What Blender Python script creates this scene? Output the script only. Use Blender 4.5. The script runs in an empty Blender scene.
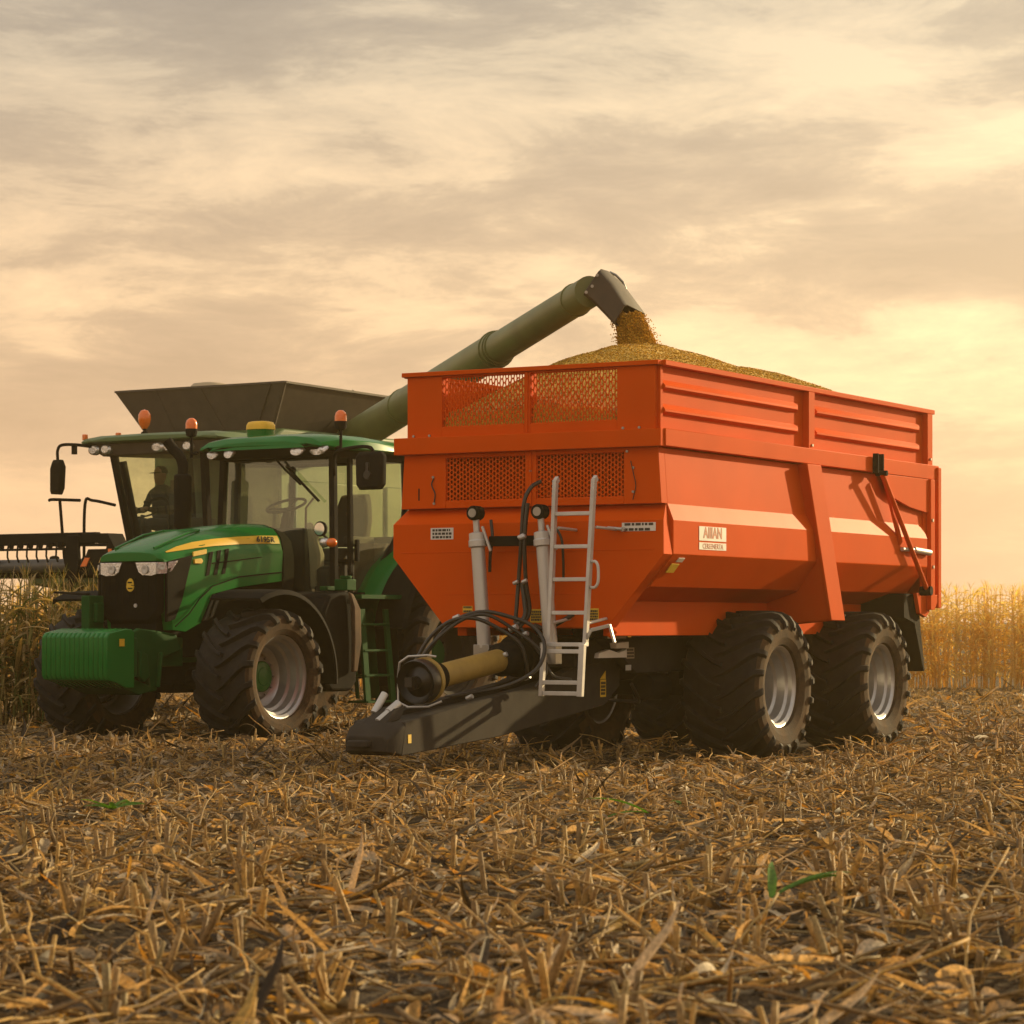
import bpy, bmesh, math, random
import numpy as np
from mathutils import Vector, Matrix

R = math.radians
scene = bpy.context.scene
col = scene.collection
random.seed(7)
rng = np.random.default_rng(11)

# ------------------------------------------------------------------ camera
CAM_H = 1.31
cd = bpy.data.cameras.new("camera")
cam = bpy.data.objects.new("camera", cd)
col.objects.link(cam)
cam.location = (0, 0, CAM_H)
cam.rotation_euler = (R(90), 0, 0)
cd.sensor_width = 36.0
cd.lens = 2700 / 1024 * 36.0
cd.shift_y = 110 / 1024
cd.clip_start = 0.5
cd.clip_end = 20000
cd.dof.use_dof = True
cd.dof.focus_distance = 25.0
cd.dof.aperture_fstop = 5.6
scene.camera = cam

# ------------------------------------------------------------------ sun and sky
SUN_AZ, SUN_EL = 49.0, 16.0
sl = bpy.data.lights.new("sun", 'SUN')
sl.energy = 4.9
sl.angle = R(0.9)
sl.color = (1.0, 0.76, 0.40)
sun = bpy.data.objects.new("sun", sl)
col.objects.link(sun)
sdir = Vector((math.sin(R(SUN_AZ)) * math.cos(R(SUN_EL)), math.cos(R(SUN_AZ)) * math.cos(R(SUN_EL)), math.sin(R(SUN_EL))))
sun.rotation_euler = sdir.to_track_quat('Z', 'Y').to_euler()
sun.location = (20, 20, 20)

world = bpy.data.worlds.new("World")
scene.world = world
world.use_nodes = True
wn, wl = world.node_tree.nodes, world.node_tree.links
wn.clear()


def wnode(t, **k):
    n = wn.new(t)
    for a, b in k.items():
        setattr(n, a, b)
    return n


def wmath(op, a, b=None, clamp=False):
    n = wnode('ShaderNodeMath', operation=op, use_clamp=clamp)
    for i, v in enumerate((a, b)):
        if v is None:
            continue
        if isinstance(v, (int, float)):
            n.inputs[i].default_value = v
        else:
            wl.new(v, n.inputs[i])
    return n.outputs[0]


def wmix(f, a, b, mode='MIX'):
    n = wnode('ShaderNodeMix', data_type='RGBA', blend_type=mode)
    for i, v in ((0, f), (6, a), (7, b)):
        if isinstance(v, (int, float)):
            n.inputs[i].default_value = v
        elif isinstance(v, tuple):
            n.inputs[i].default_value = (*v, 1)
        else:
            wl.new(v, n.inputs[i])
    return n.outputs[2]


def wramp(f, stops, interp='LINEAR'):
    n = wnode('ShaderNodeValToRGB')
    n.color_ramp.interpolation = interp
    e = n.color_ramp.elements
    while len(e) < len(stops):
        e.new(0.5)
    for s, (p, c) in zip(e, stops):
        s.position = p
        s.color = (*c, 1) if isinstance(c, tuple) else (c, c, c, 1)
    wl.new(f, n.inputs[0])
    return n.outputs[0]


tc = wnode('ShaderNodeTexCoord')
gen = tc.outputs['Generated']
sep = wnode('ShaderNodeSeparateXYZ')
wl.new(gen, sep.inputs[0])
el = wmath('MAXIMUM', sep.outputs[2], 0.0)
dn = wnode('ShaderNodeVectorMath', operation='DOT_PRODUCT')
wl.new(gen, dn.inputs[0])
dn.inputs[1].default_value = sdir
dot = wmath('MAXIMUM', dn.outputs['Value'], 0.0)
base = wramp(el, [(0.0, (.85, .53, .295)), (.05, (.84, .535, .30)), (.12, (.73, .495, .295)), (.20, (.50, .395, .285)), (.27, (.36, .315, .265)), (.45, (.54, .48, .40)), (1.0, (.46, .42, .38))])
glow = wmath('POWER', dot, 4.0)
glowc = wmix(1.0, wmix(glow, (0, 0, 0), (.60, .46, .24)), (1, 1, 1), 'MULTIPLY')
base = wmix(1.0, base, glowc, 'ADD')
# the sky away from the sun is brightened, as added fill for the front faces
away = wramp(wmath('MULTIPLY_ADD', dn.outputs['Value'], 0.5), [(0.0, 1.4), (0.5, 1.25), (.72, .93)])
# stretched, warped cloud bands
mp = wnode('ShaderNodeMapping')
wl.new(gen, mp.inputs[0])
mp.inputs['Scale'].default_value = (4.5, 2.5, 17.0)
mp.inputs['Rotation'].default_value = (0, R(-2.5), 0)
mp.inputs['Location'].default_value = (2.2, 12.7, 8.4)
n1 = wnode('ShaderNodeTexNoise')
n1.inputs['Scale'].default_value = 1.0
n1.inputs['Detail'].default_value = 9
n1.inputs['Roughness'].default_value = .56
n1.inputs['Distortion'].default_value = 0.3
wl.new(mp.outputs[0], n1.inputs['Vector'])
mp2 = wnode('ShaderNodeMapping')
wl.new(gen, mp2.inputs[0])
mp2.inputs['Scale'].default_value = (13, 5.0, 46.0)
mp2.inputs['Rotation'].default_value = (0, R(3), 0)
mp2.inputs['Location'].default_value = (12.7, 8.4, 2.2)
n2 = wnode('ShaderNodeTexNoise')
n2.inputs['Scale'].default_value = 1.0
n2.inputs['Detail'].default_value = 8
n2.inputs['Roughness'].default_value = .70
n2.inputs['Distortion'].default_value = 0.35
wl.new(mp2.outputs[0], n2.inputs['Vector'])
cl = wmath('ADD', wmath('MULTIPLY', n1.outputs[0], .62), wmath('MULTIPLY', n2.outputs[0], .38))
fade = wramp(el, [(0.0, .25), (.05, .5), (.10, 1.0)])
cmul = wramp(cl, [(.39, (.78, .78, .80)), (.455, (.87, .87, .89)), (.495, (.98, .98, .98)), (.53, (1.18, 1.18, 1.15)), (.60, (1.44, 1.42, 1.34))])
cmul = wmix(fade, (1, 1, 1), cmul)
sky = wmix(1.0, wmix(1.0, base, cmul, 'MULTIPLY'), away, 'MULTIPLY')
st = wnode('ShaderNodeTexSky', sky_type='NISHITA')
st.sun_disc = False
st.sun_elevation = R(SUN_EL)
st.sun_rotation = R(SUN_AZ)
st.dust_density = 4.0
bg1 = wnode('ShaderNodeBackground')
wl.new(st.outputs[0], bg1.inputs[0])
bg1.inputs[1].default_value = 0.08
bg2 = wnode('ShaderNodeBackground')
wl.new(sky, bg2.inputs[0])
bg2.inputs[1].default_value = 1.0
mxs = wnode('ShaderNodeMixShader')
mxs.inputs[0].default_value = 0.88
wl.new(bg1.outputs[0], mxs.inputs[1])
wl.new(bg2.outputs[0], mxs.inputs[2])
wo = wnode('ShaderNodeOutputWorld')
wl.new(mxs.outputs[0], wo.inputs[0])

scene.view_settings.view_transform = 'Standard'
scene.view_settings.look = 'None'
scene.view_settings.exposure = 0.28
scene.view_settings.gamma = 1.0
scene.cycles.use_denoising = True
scene.cycles.volume_bounces = 1
scene.cycles.max_bounces = 8
scene.cycles.transparent_max_bounces = 16
scene.cycles.caustics_reflective = False
scene.cycles.caustics_refractive = False


# ------------------------------------------------------------------ materials
def mat(name, base, rough=.5, metal=0.0, dirt=0.0, dirt_col=(.20, .13, .07), dscale=3.0, var=.12, vscale=6.0, bump=0.0, bscale=40.0,
        coat=0.0, spec=.5, low=None, sheen=None, streak=False):
    """A Principled surface with noise in its colour and gloss; dirt = share of a dusty film; low = (z0, z1) heights between which mud splashes fade out."""
    m = bpy.data.materials.new(name)
    m.use_nodes = True
    N, L = m.node_tree.nodes, m.node_tree.links
    p = N['Principled BSDF']
    p.inputs['Roughness'].default_value = rough
    p.inputs['Metallic'].default_value = metal
    p.inputs['Coat Weight'].default_value = coat
    p.inputs['Coat Roughness'].default_value = .15
    p.inputs['Specular IOR Level'].default_value = spec
    if sheen:
        p.inputs['Specular Tint'].default_value = (*sheen, 1)
    t = N.new('ShaderNodeTexCoord')
    nz = N.new('ShaderNodeTexNoise')
    nz.inputs['Scale'].default_value = vscale
    nz.inputs['Detail'].default_value = 6
    L.new(t.outputs['Object'], nz.inputs['Vector'])
    r = N.new('ShaderNodeValToRGB')
    r.color_ramp.elements[0].position = .3
    r.color_ramp.elements[1].position = .7
    r.color_ramp.elements[0].color = (*[c * (1 - var) for c in base], 1)
    r.color_ramp.elements[1].color = (*[min(1, c * (1 + var)) for c in base], 1)
    L.new(nz.outputs[0], r.inputs[0])
    out = r.outputs[0]
    if dirt > 0:
        dz = N.new('ShaderNodeTexNoise')
        dz.inputs['Scale'].default_value = dscale
        dz.inputs['Detail'].default_value = 10
        dz.inputs['Roughness'].default_value = .68
        if streak:
            mpg = N.new('ShaderNodeMapping')
            mpg.inputs['Scale'].default_value = (2.2, 2.2, .45)
            L.new(t.outputs['Object'], mpg.inputs['Vector'])
            L.new(mpg.outputs[0], dz.inputs['Vector'])
        else:
            L.new(t.outputs['Object'], dz.inputs['Vector'])
        mr = N.new('ShaderNodeMapRange')
        mr.inputs[1].default_value = .38
        mr.inputs[2].default_value = .78
        mr.inputs[3].default_value = dirt * .25
        mr.inputs[4].default_value = min(1, dirt * 1.3)
        L.new(dz.outputs[0], mr.inputs[0])
        f = mr.outputs[0]
        if low:
            s = N.new('ShaderNodeSeparateXYZ')
            L.new(t.outputs['Object'], s.inputs[0])
            m2 = N.new('ShaderNodeMapRange')
            m2.inputs[1].default_value = low[0]
            m2.inputs[2].default_value = low[1]
            m2.inputs[3].default_value = 1.0
            m2.inputs[4].default_value = .18
            L.new(s.outputs[2], m2.inputs[0])
            mm = N.new('ShaderNodeMath')
            mm.operation = 'MULTIPLY'
            L.new(f, mm.inputs[0])
            L.new(m2.outputs[0], mm.inputs[1])
            f = mm.outputs[0]
        mx = N.new('ShaderNodeMix')
        mx.data_type = 'RGBA'
        L.new(f, mx.inputs[0])
        L.new(out, mx.inputs[6])
        mx.inputs[7].default_value = (*dirt_col, 1)
        out = mx.outputs[2]
        rr = N.new('ShaderNodeMapRange')
        rr.inputs[3].default_value = rough
        rr.inputs[4].default_value = min(1, rough + .45)
        L.new(f, rr.inputs[0])
        L.new(rr.outputs[0], p.inputs['Roughness'])
    L.new(out, p.inputs['Base Color'])
    if bump > 0:
        bz = N.new('ShaderNodeTexNoise')
        bz.inputs['Scale'].default_value = bscale
        bz.inputs['Detail'].default_value = 4
        L.new(t.outputs['Object'], bz.inputs['Vector'])
        b = N.new('ShaderNodeBump')
        b.inputs['Strength'].default_value = bump
        b.inputs['Distance'].default_value = .02
        L.new(bz.outputs[0], b.inputs['Height'])
        L.new(b.outputs[0], p.inputs['Normal'])
    return m


def glass_mat(name, tint, refl):
    m = bpy.data.materials.new(name)
    m.use_nodes = True
    N, L = m.node_tree.nodes, m.node_tree.links
    N.clear()
    o = N.new('ShaderNodeOutputMaterial')
    tr = N.new('ShaderNodeBsdfTransparent')
    tr.inputs[0].default_value = (*tint, 1)
    gl = N.new('ShaderNodeBsdfGlossy')
    gl.inputs['Roughness'].default_value = .03
    gl.inputs['Color'].default_value = (.85, .93, .85, 1)
    df = N.new('ShaderNodeBsdfDiffuse')          # a film of field dust on the pane
    df.inputs[0].default_value = (.30, .34, .26, 1)
    lw = N.new('ShaderNodeLayerWeight')
    lw.inputs[0].default_value = .5
    pw = N.new('ShaderNodeMath')
    pw.operation = 'POWER'
    pw.inputs[1].default_value = 4.0
    L.new(lw.outputs['Facing'], pw.inputs[0])
    mr = N.new('ShaderNodeMapRange')
    mr.inputs[3].default_value = refl
    mr.inputs[4].default_value = .8
    L.new(pw.outputs[0], mr.inputs[0])
    m1 = N.new('ShaderNodeMixShader')
    L.new(mr.outputs[0], m1.inputs[0])
    L.new(tr.outputs[0], m1.inputs[1])
    L.new(gl.outputs[0], m1.inputs[2])
    t = N.new('ShaderNodeTexCoord')
    nz = N.new('ShaderNodeTexNoise')
    nz.inputs['Scale'].default_value = 3
    nz.inputs['Detail'].default_value = 6
    L.new(t.outputs['Object'], nz.inputs['Vector'])
    m3 = N.new('ShaderNodeMapRange')
    m3.inputs[1].default_value = .35
    m3.inputs[2].default_value = .75
    m3.inputs[3].default_value = .04
    m3.inputs[4].default_value = .16
    L.new(nz.outputs[0], m3.inputs[0])
    m2 = N.new('ShaderNodeMixShader')
    L.new(m3.outputs[0], m2.inputs[0])
    L.new(m1.outputs[0], m2.inputs[1])
    L.new(df.outputs[0], m2.inputs[2])
    L.new(m2.outputs[0], o.inputs[0])
    return m


def leaf_mat(name, stops, transl=.35, rough=.6, tint=(1.0, .75, .4), grain=60.0):
    """Dry or green leaf: one colour per leaf, fine length-wise streaks, light shining through."""
    m = bpy.data.materials.new(name)
    m.use_nodes = True
    N, L = m.node_tree.nodes, m.node_tree.links
    p = N['Principled BSDF']
    o = N['Material Output']
    g = N.new('ShaderNodeNewGeometry')
    r = N.new('ShaderNodeValToRGB')
    r.color_ramp.interpolation = 'LINEAR'
    e = r.color_ramp.elements
    while len(e) < len(stops):
        e.new(.5)
    for s, (pos, c) in zip(e, stops):
        s.position = pos
        s.color = (*c, 1)
    L.new(g.outputs['Random Per Island'], r.inputs[0])
    t = N.new('ShaderNodeTexCoord')
    nz = N.new('ShaderNodeTexNoise')
    nz.inputs['Scale'].default_value = grain
    nz.inputs['Detail'].default_value = 4
    L.new(t.outputs['Object'], nz.inputs['Vector'])
    mr = N.new('ShaderNodeMapRange')
    mr.inputs[1].default_value = .3
    mr.inputs[2].default_value = .7
    mr.inputs[3].default_value = .6
    mr.inputs[4].default_value = 1.3
    L.new(nz.outputs[0], mr.inputs[0])
    mx = N.new('ShaderNodeMix')
    mx.data_type = 'RGBA'
    mx.blend_type = 'MULTIPLY'
    mx.inputs[0].default_value = 1
    L.new(r.outputs[0], mx.inputs[6])
    L.new(mr.outputs[0], mx.inputs[7])
    L.new(mx.outputs[2], p.inputs['Base Color'])
    p.inputs['Roughness'].default_value = rough
    p.inputs['Specular IOR Level'].default_value = .3
    tl = N.new('ShaderNodeBsdfTranslucent')
    m2 = N.new('ShaderNodeMix')
    m2.data_type = 'RGBA'
    m2.blend_type = 'MULTIPLY'
    m2.inputs[0].default_value = 1
    L.new(mx.outputs[2], m2.inputs[6])
    m2.inputs[7].default_value = (*[min(1.0, c * 1.0) for c in tint], 1)
    L.new(m2.outputs[2], tl.inputs[0])
    ms = N.new('ShaderNodeMixShader')
    ms.inputs[0].default_value = transl
    L.new(p.outputs[0], ms.inputs[1])
    L.new(tl.outputs[0], ms.inputs[2])
    L.new(ms.outputs[0], o.inputs[0])
    return m


M = {}
M['orange'] = mat('orange_paint', (.65, .080, .003), .44, dirt=.16, dirt_col=(.34, .13, .03), dscale=1.6, var=.06, vscale=1.5, spec=.02, streak=True, low=(1.0, 2.2), bump=.035, bscale=2.2)
M['orange_mesh'] = mat('orange_mesh_paint', (.60, .13, .02), .5, dirt=.25, dirt_col=(.30, .19, .08), var=.1)
M['frame_grey'] = mat('grey_chassis_paint', (.038, .034, .030), .8, spec=.08, dirt=.2, dirt_col=(.09, .065, .045), dscale=2.5, var=.15, low=(.2, 1.4), bump=.05)
M['black'] = mat('black_plastic', (.010, .010, .010), .8, spec=.06, dirt=.12, dirt_col=(.05, .036, .025), var=.2)
M['black_gloss'] = mat('gloss_black', (.010, .0095, .009), .3, spec=.4, dirt=.10, dirt_col=(.09, .06, .04), var=.3)
M['nose_black'] = mat('nose_black', (.008, .007, .0065), .8, spec=.05, var=.3)
M['rim_shaded'] = mat('shaded_rim', (.05, .048, .045), .8, spec=.1, dirt=.5, dirt_col=(.05, .035, .02))  # shade inside the tractor's rear wheel put into the colour
M['hose'] = mat('hose_rubber', (.010, .010, .010), .42, dirt=.1, var=.2)
M['tread'] = mat('tyre_rubber', (.020, .019, .019), .7, spec=.2, dirt=.25, dirt_col=(.055, .038, .025), dscale=5, var=.25, vscale=12, bump=.15, bscale=60)
M['sidewall'] = mat('dusty_sidewall', (.024, .021, .018), .8, spec=.2, dirt=.8, dirt_col=(.125, .070, .032), dscale=4.5, var=.3, vscale=9, bump=.15, bscale=50)
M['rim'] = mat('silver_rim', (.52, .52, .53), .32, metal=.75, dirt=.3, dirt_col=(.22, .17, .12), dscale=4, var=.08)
M['rim_dark'] = mat('dark_grey_disc', (.33, .33, .33), .45, metal=.5, dirt=.4, dirt_col=(.17, .12, .08), dscale=4)  # darker grey than the rim, for wheel discs and trailer hubs
M['steel'] = mat('zinc_steel', (.56, .55, .53), .38, metal=.55, dirt=.28, dirt_col=(.27, .21, .15), dscale=6, var=.1)
M['galv'] = mat('galvanised_ladder', (.60, .58, .55), .5, metal=.35, dirt=.2, dirt_col=(.30, .25, .19), dscale=8, var=.1)
M['bolt'] = mat('bolt_steel', (.34, .32, .29), .4, metal=.8)
M['olive'] = mat('yellow_shaft_guard', (.36, .235, .045), .5, dirt=.35, dirt_col=(.14, .10, .05), dscale=5)
M['green'] = mat('green_paint', (.011, .160, .027), .24, spec=.14, dirt=.08, dirt_col=(.10, .11, .05), dscale=2.0, var=.08, vscale=2, coat=.06, low=(.6, 1.9))
M['green_dark'] = mat('dusty_green_paint', (.007, .075, .015), .65, spec=.1, dirt=.10, dirt_col=(.07, .07, .035), dscale=4, var=.12)
M['combine_green'] = mat('combine_green_paint', (.075, .150, .045), .40, dirt=.25, dirt_col=(.22, .18, .10), dscale=2, var=.1)
M['auger_green'] = mat('auger_green_paint', (.135, .165, .045), .42, dirt=.32, dirt_col=(.26, .20, .11), dscale=1.5, var=.15, vscale=2)
M['tank'] = mat('tank_panels', (.070, .055, .040), .62, dirt=.3, dirt_col=(.15, .11, .07), dscale=1.5, var=.12)
M['spout'] = mat('rubber_spout', (.045, .036, .030), .6, dirt=.3, dirt_col=(.14, .10, .06), dscale=6)
M['yellow'] = mat('yellow_decal', (.78, .47, .02), .45, var=.05)
M['sticker'] = mat('yellow_sticker', (.72, .46, .03), .5, var=.1, vscale=60)
M['ink'] = mat('dark_ink', (.03, .022, .016), .6)
M['rust_ink'] = mat('orange_ink', (.42, .085, .015), .5)
M['white'] = mat('white_label', (.74, .70, .64), .5, dirt=.15)
M['amber'] = mat('amber_lens', (.85, .17, .012), .22, var=.1, vscale=30, coat=.4)
M['lamp'] = mat('clear_lamp', (.72, .70, .67), .16, metal=.7, var=.35, vscale=55, bump=.4, bscale=50)
M['mirror'] = mat('mirror_glass', (.55, .57, .55), .08, metal=.9)
M['tan'] = mat('tan_trim', (.40, .32, .20), .6, dirt=.2)
M['seat'] = mat('seat_cloth', (.040, .036, .030), .85)
M['brown'] = mat('dusty_brown_plastic', (.07, .045, .028), .7, spec=.2, dirt=.5, dirt_col=(.22, .14, .08))
M['blue_steel'] = mat('blue_grey_tube', (.085, .095, .10), .35, dirt=.2)
M['glass'] = glass_mat('tinted_glass', (.84, .92, .82), .12)
M['glass_clear'] = glass_mat('side_glass', (.86, .88, .68), .05)
M['grain'] = mat('maize_grain', (.64, .38, .030), .6, var=.45, vscale=70, bump=.8, bscale=75)
M['kernel'] = leaf_mat('maize_kernels', [(0, (.38, .20, .015)), (.5, (.70, .43, .035)), (1, (.85, .60, .10))], transl=.25, rough=.45)
M['skin'] = mat('skin', (.36, .20, .13), .55)
M['shirt'] = mat('dark_shirt', (.035, .035, .04), .9)
M['cap'] = mat('dark_cap', (.02, .025, .02), .9)
DRY = [(0, (.05, .037, .023)), (.25, (.14, .105, .062)), (.5, (.33, .25, .145)), (.75, (.54, .42, .26)), (.91, (.66, .54, .36)), (.95, (.56, .30, .05)), (1, (.52, .38, .12))]
M['residue'] = leaf_mat('dry_residue', DRY, transl=.42, tint=(1.0, .72, .36))
M['chaff'] = leaf_mat('chaff', [(0, (.018, .013, .008)), (.4, (.06, .043, .025)), (.8, (.20, .14, .075)), (1, (.38, .28, .15))], transl=.2)
M['stalk'] = leaf_mat('dry_stalk', [(0, (.24, .155, .065)), (.5, (.46, .30, .11)), (.8, (.58, .36, .09)), (1, (.36, .28, .13))], transl=.28, tint=(1, .7, .3))
M['corn_dry'] = leaf_mat('drying_maize_leaf', [(0, (.10, .15, .03)), (.3, (.19, .21, .05)), (.45, (.38, .29, .10)), (.75, (.52, .38, .16)), (1, (.62, .48, .25))], transl=.45, tint=(1, .8, .4))
M['corn_gold'] = leaf_mat('golden_maize_leaf', [(0, (.80, .60, .20)), (.5, (.90, .71, .27)), (1, (.93, .77, .36))], transl=.62, tint=(1, .85, .45))
M['leaf_green'] = leaf_mat('fresh_green_leaf', [(0, (.07, .17, .02)), (1, (.13, .26, .035))], transl=.4, tint=(.9, 1, .35))


# ------------------------------------------------------------------ mesh builder
class MB:
    def __init__(s):
        s.v, s.f, s.m = [], [], []

    def _add(s, vs, fs, mi=0):
        b = len(s.v)
        s.v += [tuple(v) for v in vs]
        for f in fs:
            s.f.append(tuple(b + i for i in f))
            s.m.append(mi)

    def hexa(s, p, mi=0):
        """8 points: bottom ring 0-3, top ring 4-7."""
        s._add(p, [(3, 2, 1, 0), (4, 5, 6, 7), (0, 1, 5, 4), (1, 2, 6, 5), (2, 3, 7, 6), (3, 0, 4, 7)], mi)

    def box(s, x0, x1, y0, y1, z0, z1, mi=0):
        s.hexa([(x0, y0, z0), (x1, y0, z0), (x1, y1, z0), (x0, y1, z0), (x0, y0, z1), (x1, y0, z1), (x1, y1, z1), (x0, y1, z1)], mi)

    def prism(s, poly, axis, a, b, mi=0):
        def mk(p, t):
            if axis == 'x':
                return (t, p[0], p[1])
            if axis == 'y':
                return (p[0], t, p[1])
            return (p[0], p[1], t)
        n = len(poly)
        s._add([mk(p, a) for p in poly] + [mk(p, b) for p in poly],
               [tuple(range(n))[::-1], tuple(range(n, 2 * n))] + [(i, (i + 1) % n, n + (i + 1) % n, n + i) for i in range(n)], mi)

    def loft(s, rings, mi=0, caps=True, closed=True):
        n = len(rings[0])
        vs = [p for r in rings for p in r]
        fs = []
        for k in range(len(rings) - 1):
            for i in range(n if closed else n - 1):
                j = (i + 1) % n
                fs.append((k * n + i, k * n + j, (k + 1) * n + j, (k + 1) * n + i))
        if caps and closed:
            fs.append(tuple(range(n))[::-1])
            fs.append(tuple((len(rings) - 1) * n + i for i in range(n)))
        s._add(vs, fs, mi)

    def tube(s, path, r, n=10, mi=0, caps=True):
        P = [Vector(p) for p in path]
        rr = r if isinstance(r, (list, tuple)) else [r] * len(P)
        T = []
        for i in range(len(P)):
            a = P[max(i - 1, 0)]
            b = P[min(i + 1, len(P) - 1)]
            T.append((b - a).normalized())
        up = Vector((0, 0, 1)) if abs(T[0].z) < .9 else Vector((1, 0, 0))
        nrm = T[0].cross(up).normalized()
        rings = []
        for i, p in enumerate(P):
            if i:
                nrm = (nrm - T[i] * nrm.dot(T[i])).normalized()
            bn = T[i].cross(nrm)
            rings.append([p + (nrm * math.cos(2 * math.pi * k / n) + bn * math.sin(2 * math.pi * k / n)) * rr[i] for k in range(n)])
        s.loft(rings, mi, caps)

    def lathe(s, prof, o, d, n=24, mi=0, caps=False):
        """prof: (distance along d, radius); mi may be a list of material slots, one for each band."""
        o, d = Vector(o), Vector(d).normalized()
        up = Vector((0, 0, 1)) if abs(d.z) < .9 else Vector((1, 0, 0))
        u = d.cross(up).normalized()
        w = d.cross(u)
        rings = [[o + d * a + (u * math.cos(2 * math.pi * k / n) + w * math.sin(2 * math.pi * k / n)) * r for k in range(n)] for a, r in prof]
        if isinstance(mi, list):
            for i in range(len(rings) - 1):
                s.loft(rings[i:i + 2], mi[i], False)
        else:
            s.loft(rings, mi, caps)

    def cyl(s, p0, p1, r0, r1=None, n=16, mi=0):
        p0, p1 = Vector(p0), Vector(p1)
        s.lathe([(0, r0), ((p1 - p0).length, r0 if r1 is None else r1)], p0, p1 - p0, n, mi, True)

    def ball(s, c, r, mi=0, n=14, sz=(1, 1, 1)):
        rings = []
        for i in range(1, 8):
            a = math.pi * i / 8
            rings.append([(c[0] + r * sz[0] * math.sin(a) * math.cos(2 * math.pi * k / n), c[1] + r * sz[1] * math.sin(a) * math.sin(2 * math.pi * k / n), c[2] - r * sz[2] * math.cos(a)) for k in range(n)])
        s.loft(rings, mi, True)

    def bar(s, p0, p1, w, h, side=(1, 0, 0), mi=0):
        """Rectangular bar; w across `side`, h across the other direction."""
        p0, p1 = Vector(p0), Vector(p1)
        d = (p1 - p0).normalized()
        a = Vector(side)
        a = (a - d * a.dot(d)).normalized() * (w / 2)
        b = d.cross(a).normalized() * (h / 2)
        s.loft([[q - a - b, q + a - b, q + a + b, q - a + b] for q in (p0, p1)], mi)

    def plate(s, pts, th, mi=0):
        """Flat polygon in space given thickness th along its normal (both sides)."""
        P = [Vector(p) for p in pts]
        nv = Vector((0, 0, 0))
        for i in range(len(P)):
            a, b = P[i], P[(i + 1) % len(P)]
            nv += a.cross(b)
        nv.normalize()
        s.loft([[p - nv * th / 2 for p in P], [p + nv * th / 2 for p in P]], mi)

    def pane(s, pts):
        s._add(pts, [tuple(range(len(pts)))])

    def build_each(s, name, mats, parent=None, **k):
        """One object for every loose piece."""
        par = list(range(len(s.v)))

        def find(i):
            while par[i] != i:
                par[i] = par[par[i]]
                i = par[i]
            return i
        for f in s.f:
            for i in f[1:]:
                par[find(i)] = find(f[0])
        groups = {}
        for f, m in zip(s.f, s.m):
            groups.setdefault(find(f[0]), []).append((f, m))
        out = []
        for fs in groups.values():
            q = MB()
            ix = {}
            for f, m in fs:
                for i in f:
                    if i not in ix:
                        ix[i] = len(q.v)
                        q.v.append(s.v[i])
                q.f.append(tuple(ix[i] for i in f))
                q.m.append(m)
            out.append(q.build(name, mats, parent, **k))
        return out

    def build(s, name, mats, parent=None, bevel=0.0, smooth=38, seg=2, loc=None):
        me = bpy.data.meshes.new(name)
        me.from_pydata(s.v, [], s.f)
        for m in (mats if isinstance(mats, (list, tuple)) else [mats]):
            me.materials.append(m)
        me.polygons.foreach_set('material_index', s.m)
        bm = bmesh.new()
        bm.from_mesh(me)
        bmesh.ops.recalc_face_normals(bm, faces=bm.faces)
        bm.to_mesh(me)
        bm.free()
        me.polygons.foreach_set('use_smooth', [True] * len(me.polygons))
        me.set_sharp_from_angle(angle=R(smooth))
        o = bpy.data.objects.new(name, me)
        col.objects.link(o)
        if parent:
            o.parent = parent
        if loc:
            o.location = loc
        if bevel > 0:
            b = o.modifiers.new('bevel', 'BEVEL')
            b.width = bevel
            b.segments = seg
            b.limit_method = 'ANGLE'
            b.angle_limit = R(35)
        return o


def empty(name, loc=(0, 0, 0), rz=0, parent=None):
    o = bpy.data.objects.new(name, None)
    col.objects.link(o)
    o.location = loc
    o.rotation_euler = (0, 0, rz)
    o.empty_display_size = .2
    if parent:
        o.parent = parent
    return o


def tag(o, label=None, cat=None, kind=None, group=None):
    for k, v in (('label', label), ('category', cat), ('kind', kind), ('group', group)):
        if v:
            o[k] = v
    return o


def dup(o, loc, parent, mirror=False):
    c = o.copy()
    col.objects.link(c)
    c.parent = parent
    if loc is not None:
        c.location = loc
    if mirror:
        c.scale = (-1, 1, 1)
    for ch in list(o.children):
        dup(ch, None, c)
    return c


def text(name, body, size, mat_, parent, loc, rot, sx=1.0, ext=.0015, bold=0.0):
    cu = bpy.data.curves.new(name, 'FONT')
    cu.body = body
    cu.size = size
    cu.align_x = 'CENTER'
    cu.align_y = 'CENTER'
    cu.extrude = ext
    cu.offset = bold
    cu.resolution_u = 2
    t = bpy.data.objects.new(name, cu)
    col.objects.link(t)
    dg = bpy.context.evaluated_depsgraph_get()
    me = bpy.data.meshes.new_from_object(t.evaluated_get(dg))
    bpy.data.objects.remove(t)
    bpy.data.curves.remove(cu)
    me.materials.clear()
    me.materials.append(mat_)
    o = bpy.data.objects.new(name, me)
    col.objects.link(o)
    o.parent = parent
    o.location = loc
    o.rotation_euler = rot
    o.scale = (sx, 1, 1)
    return o


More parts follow.
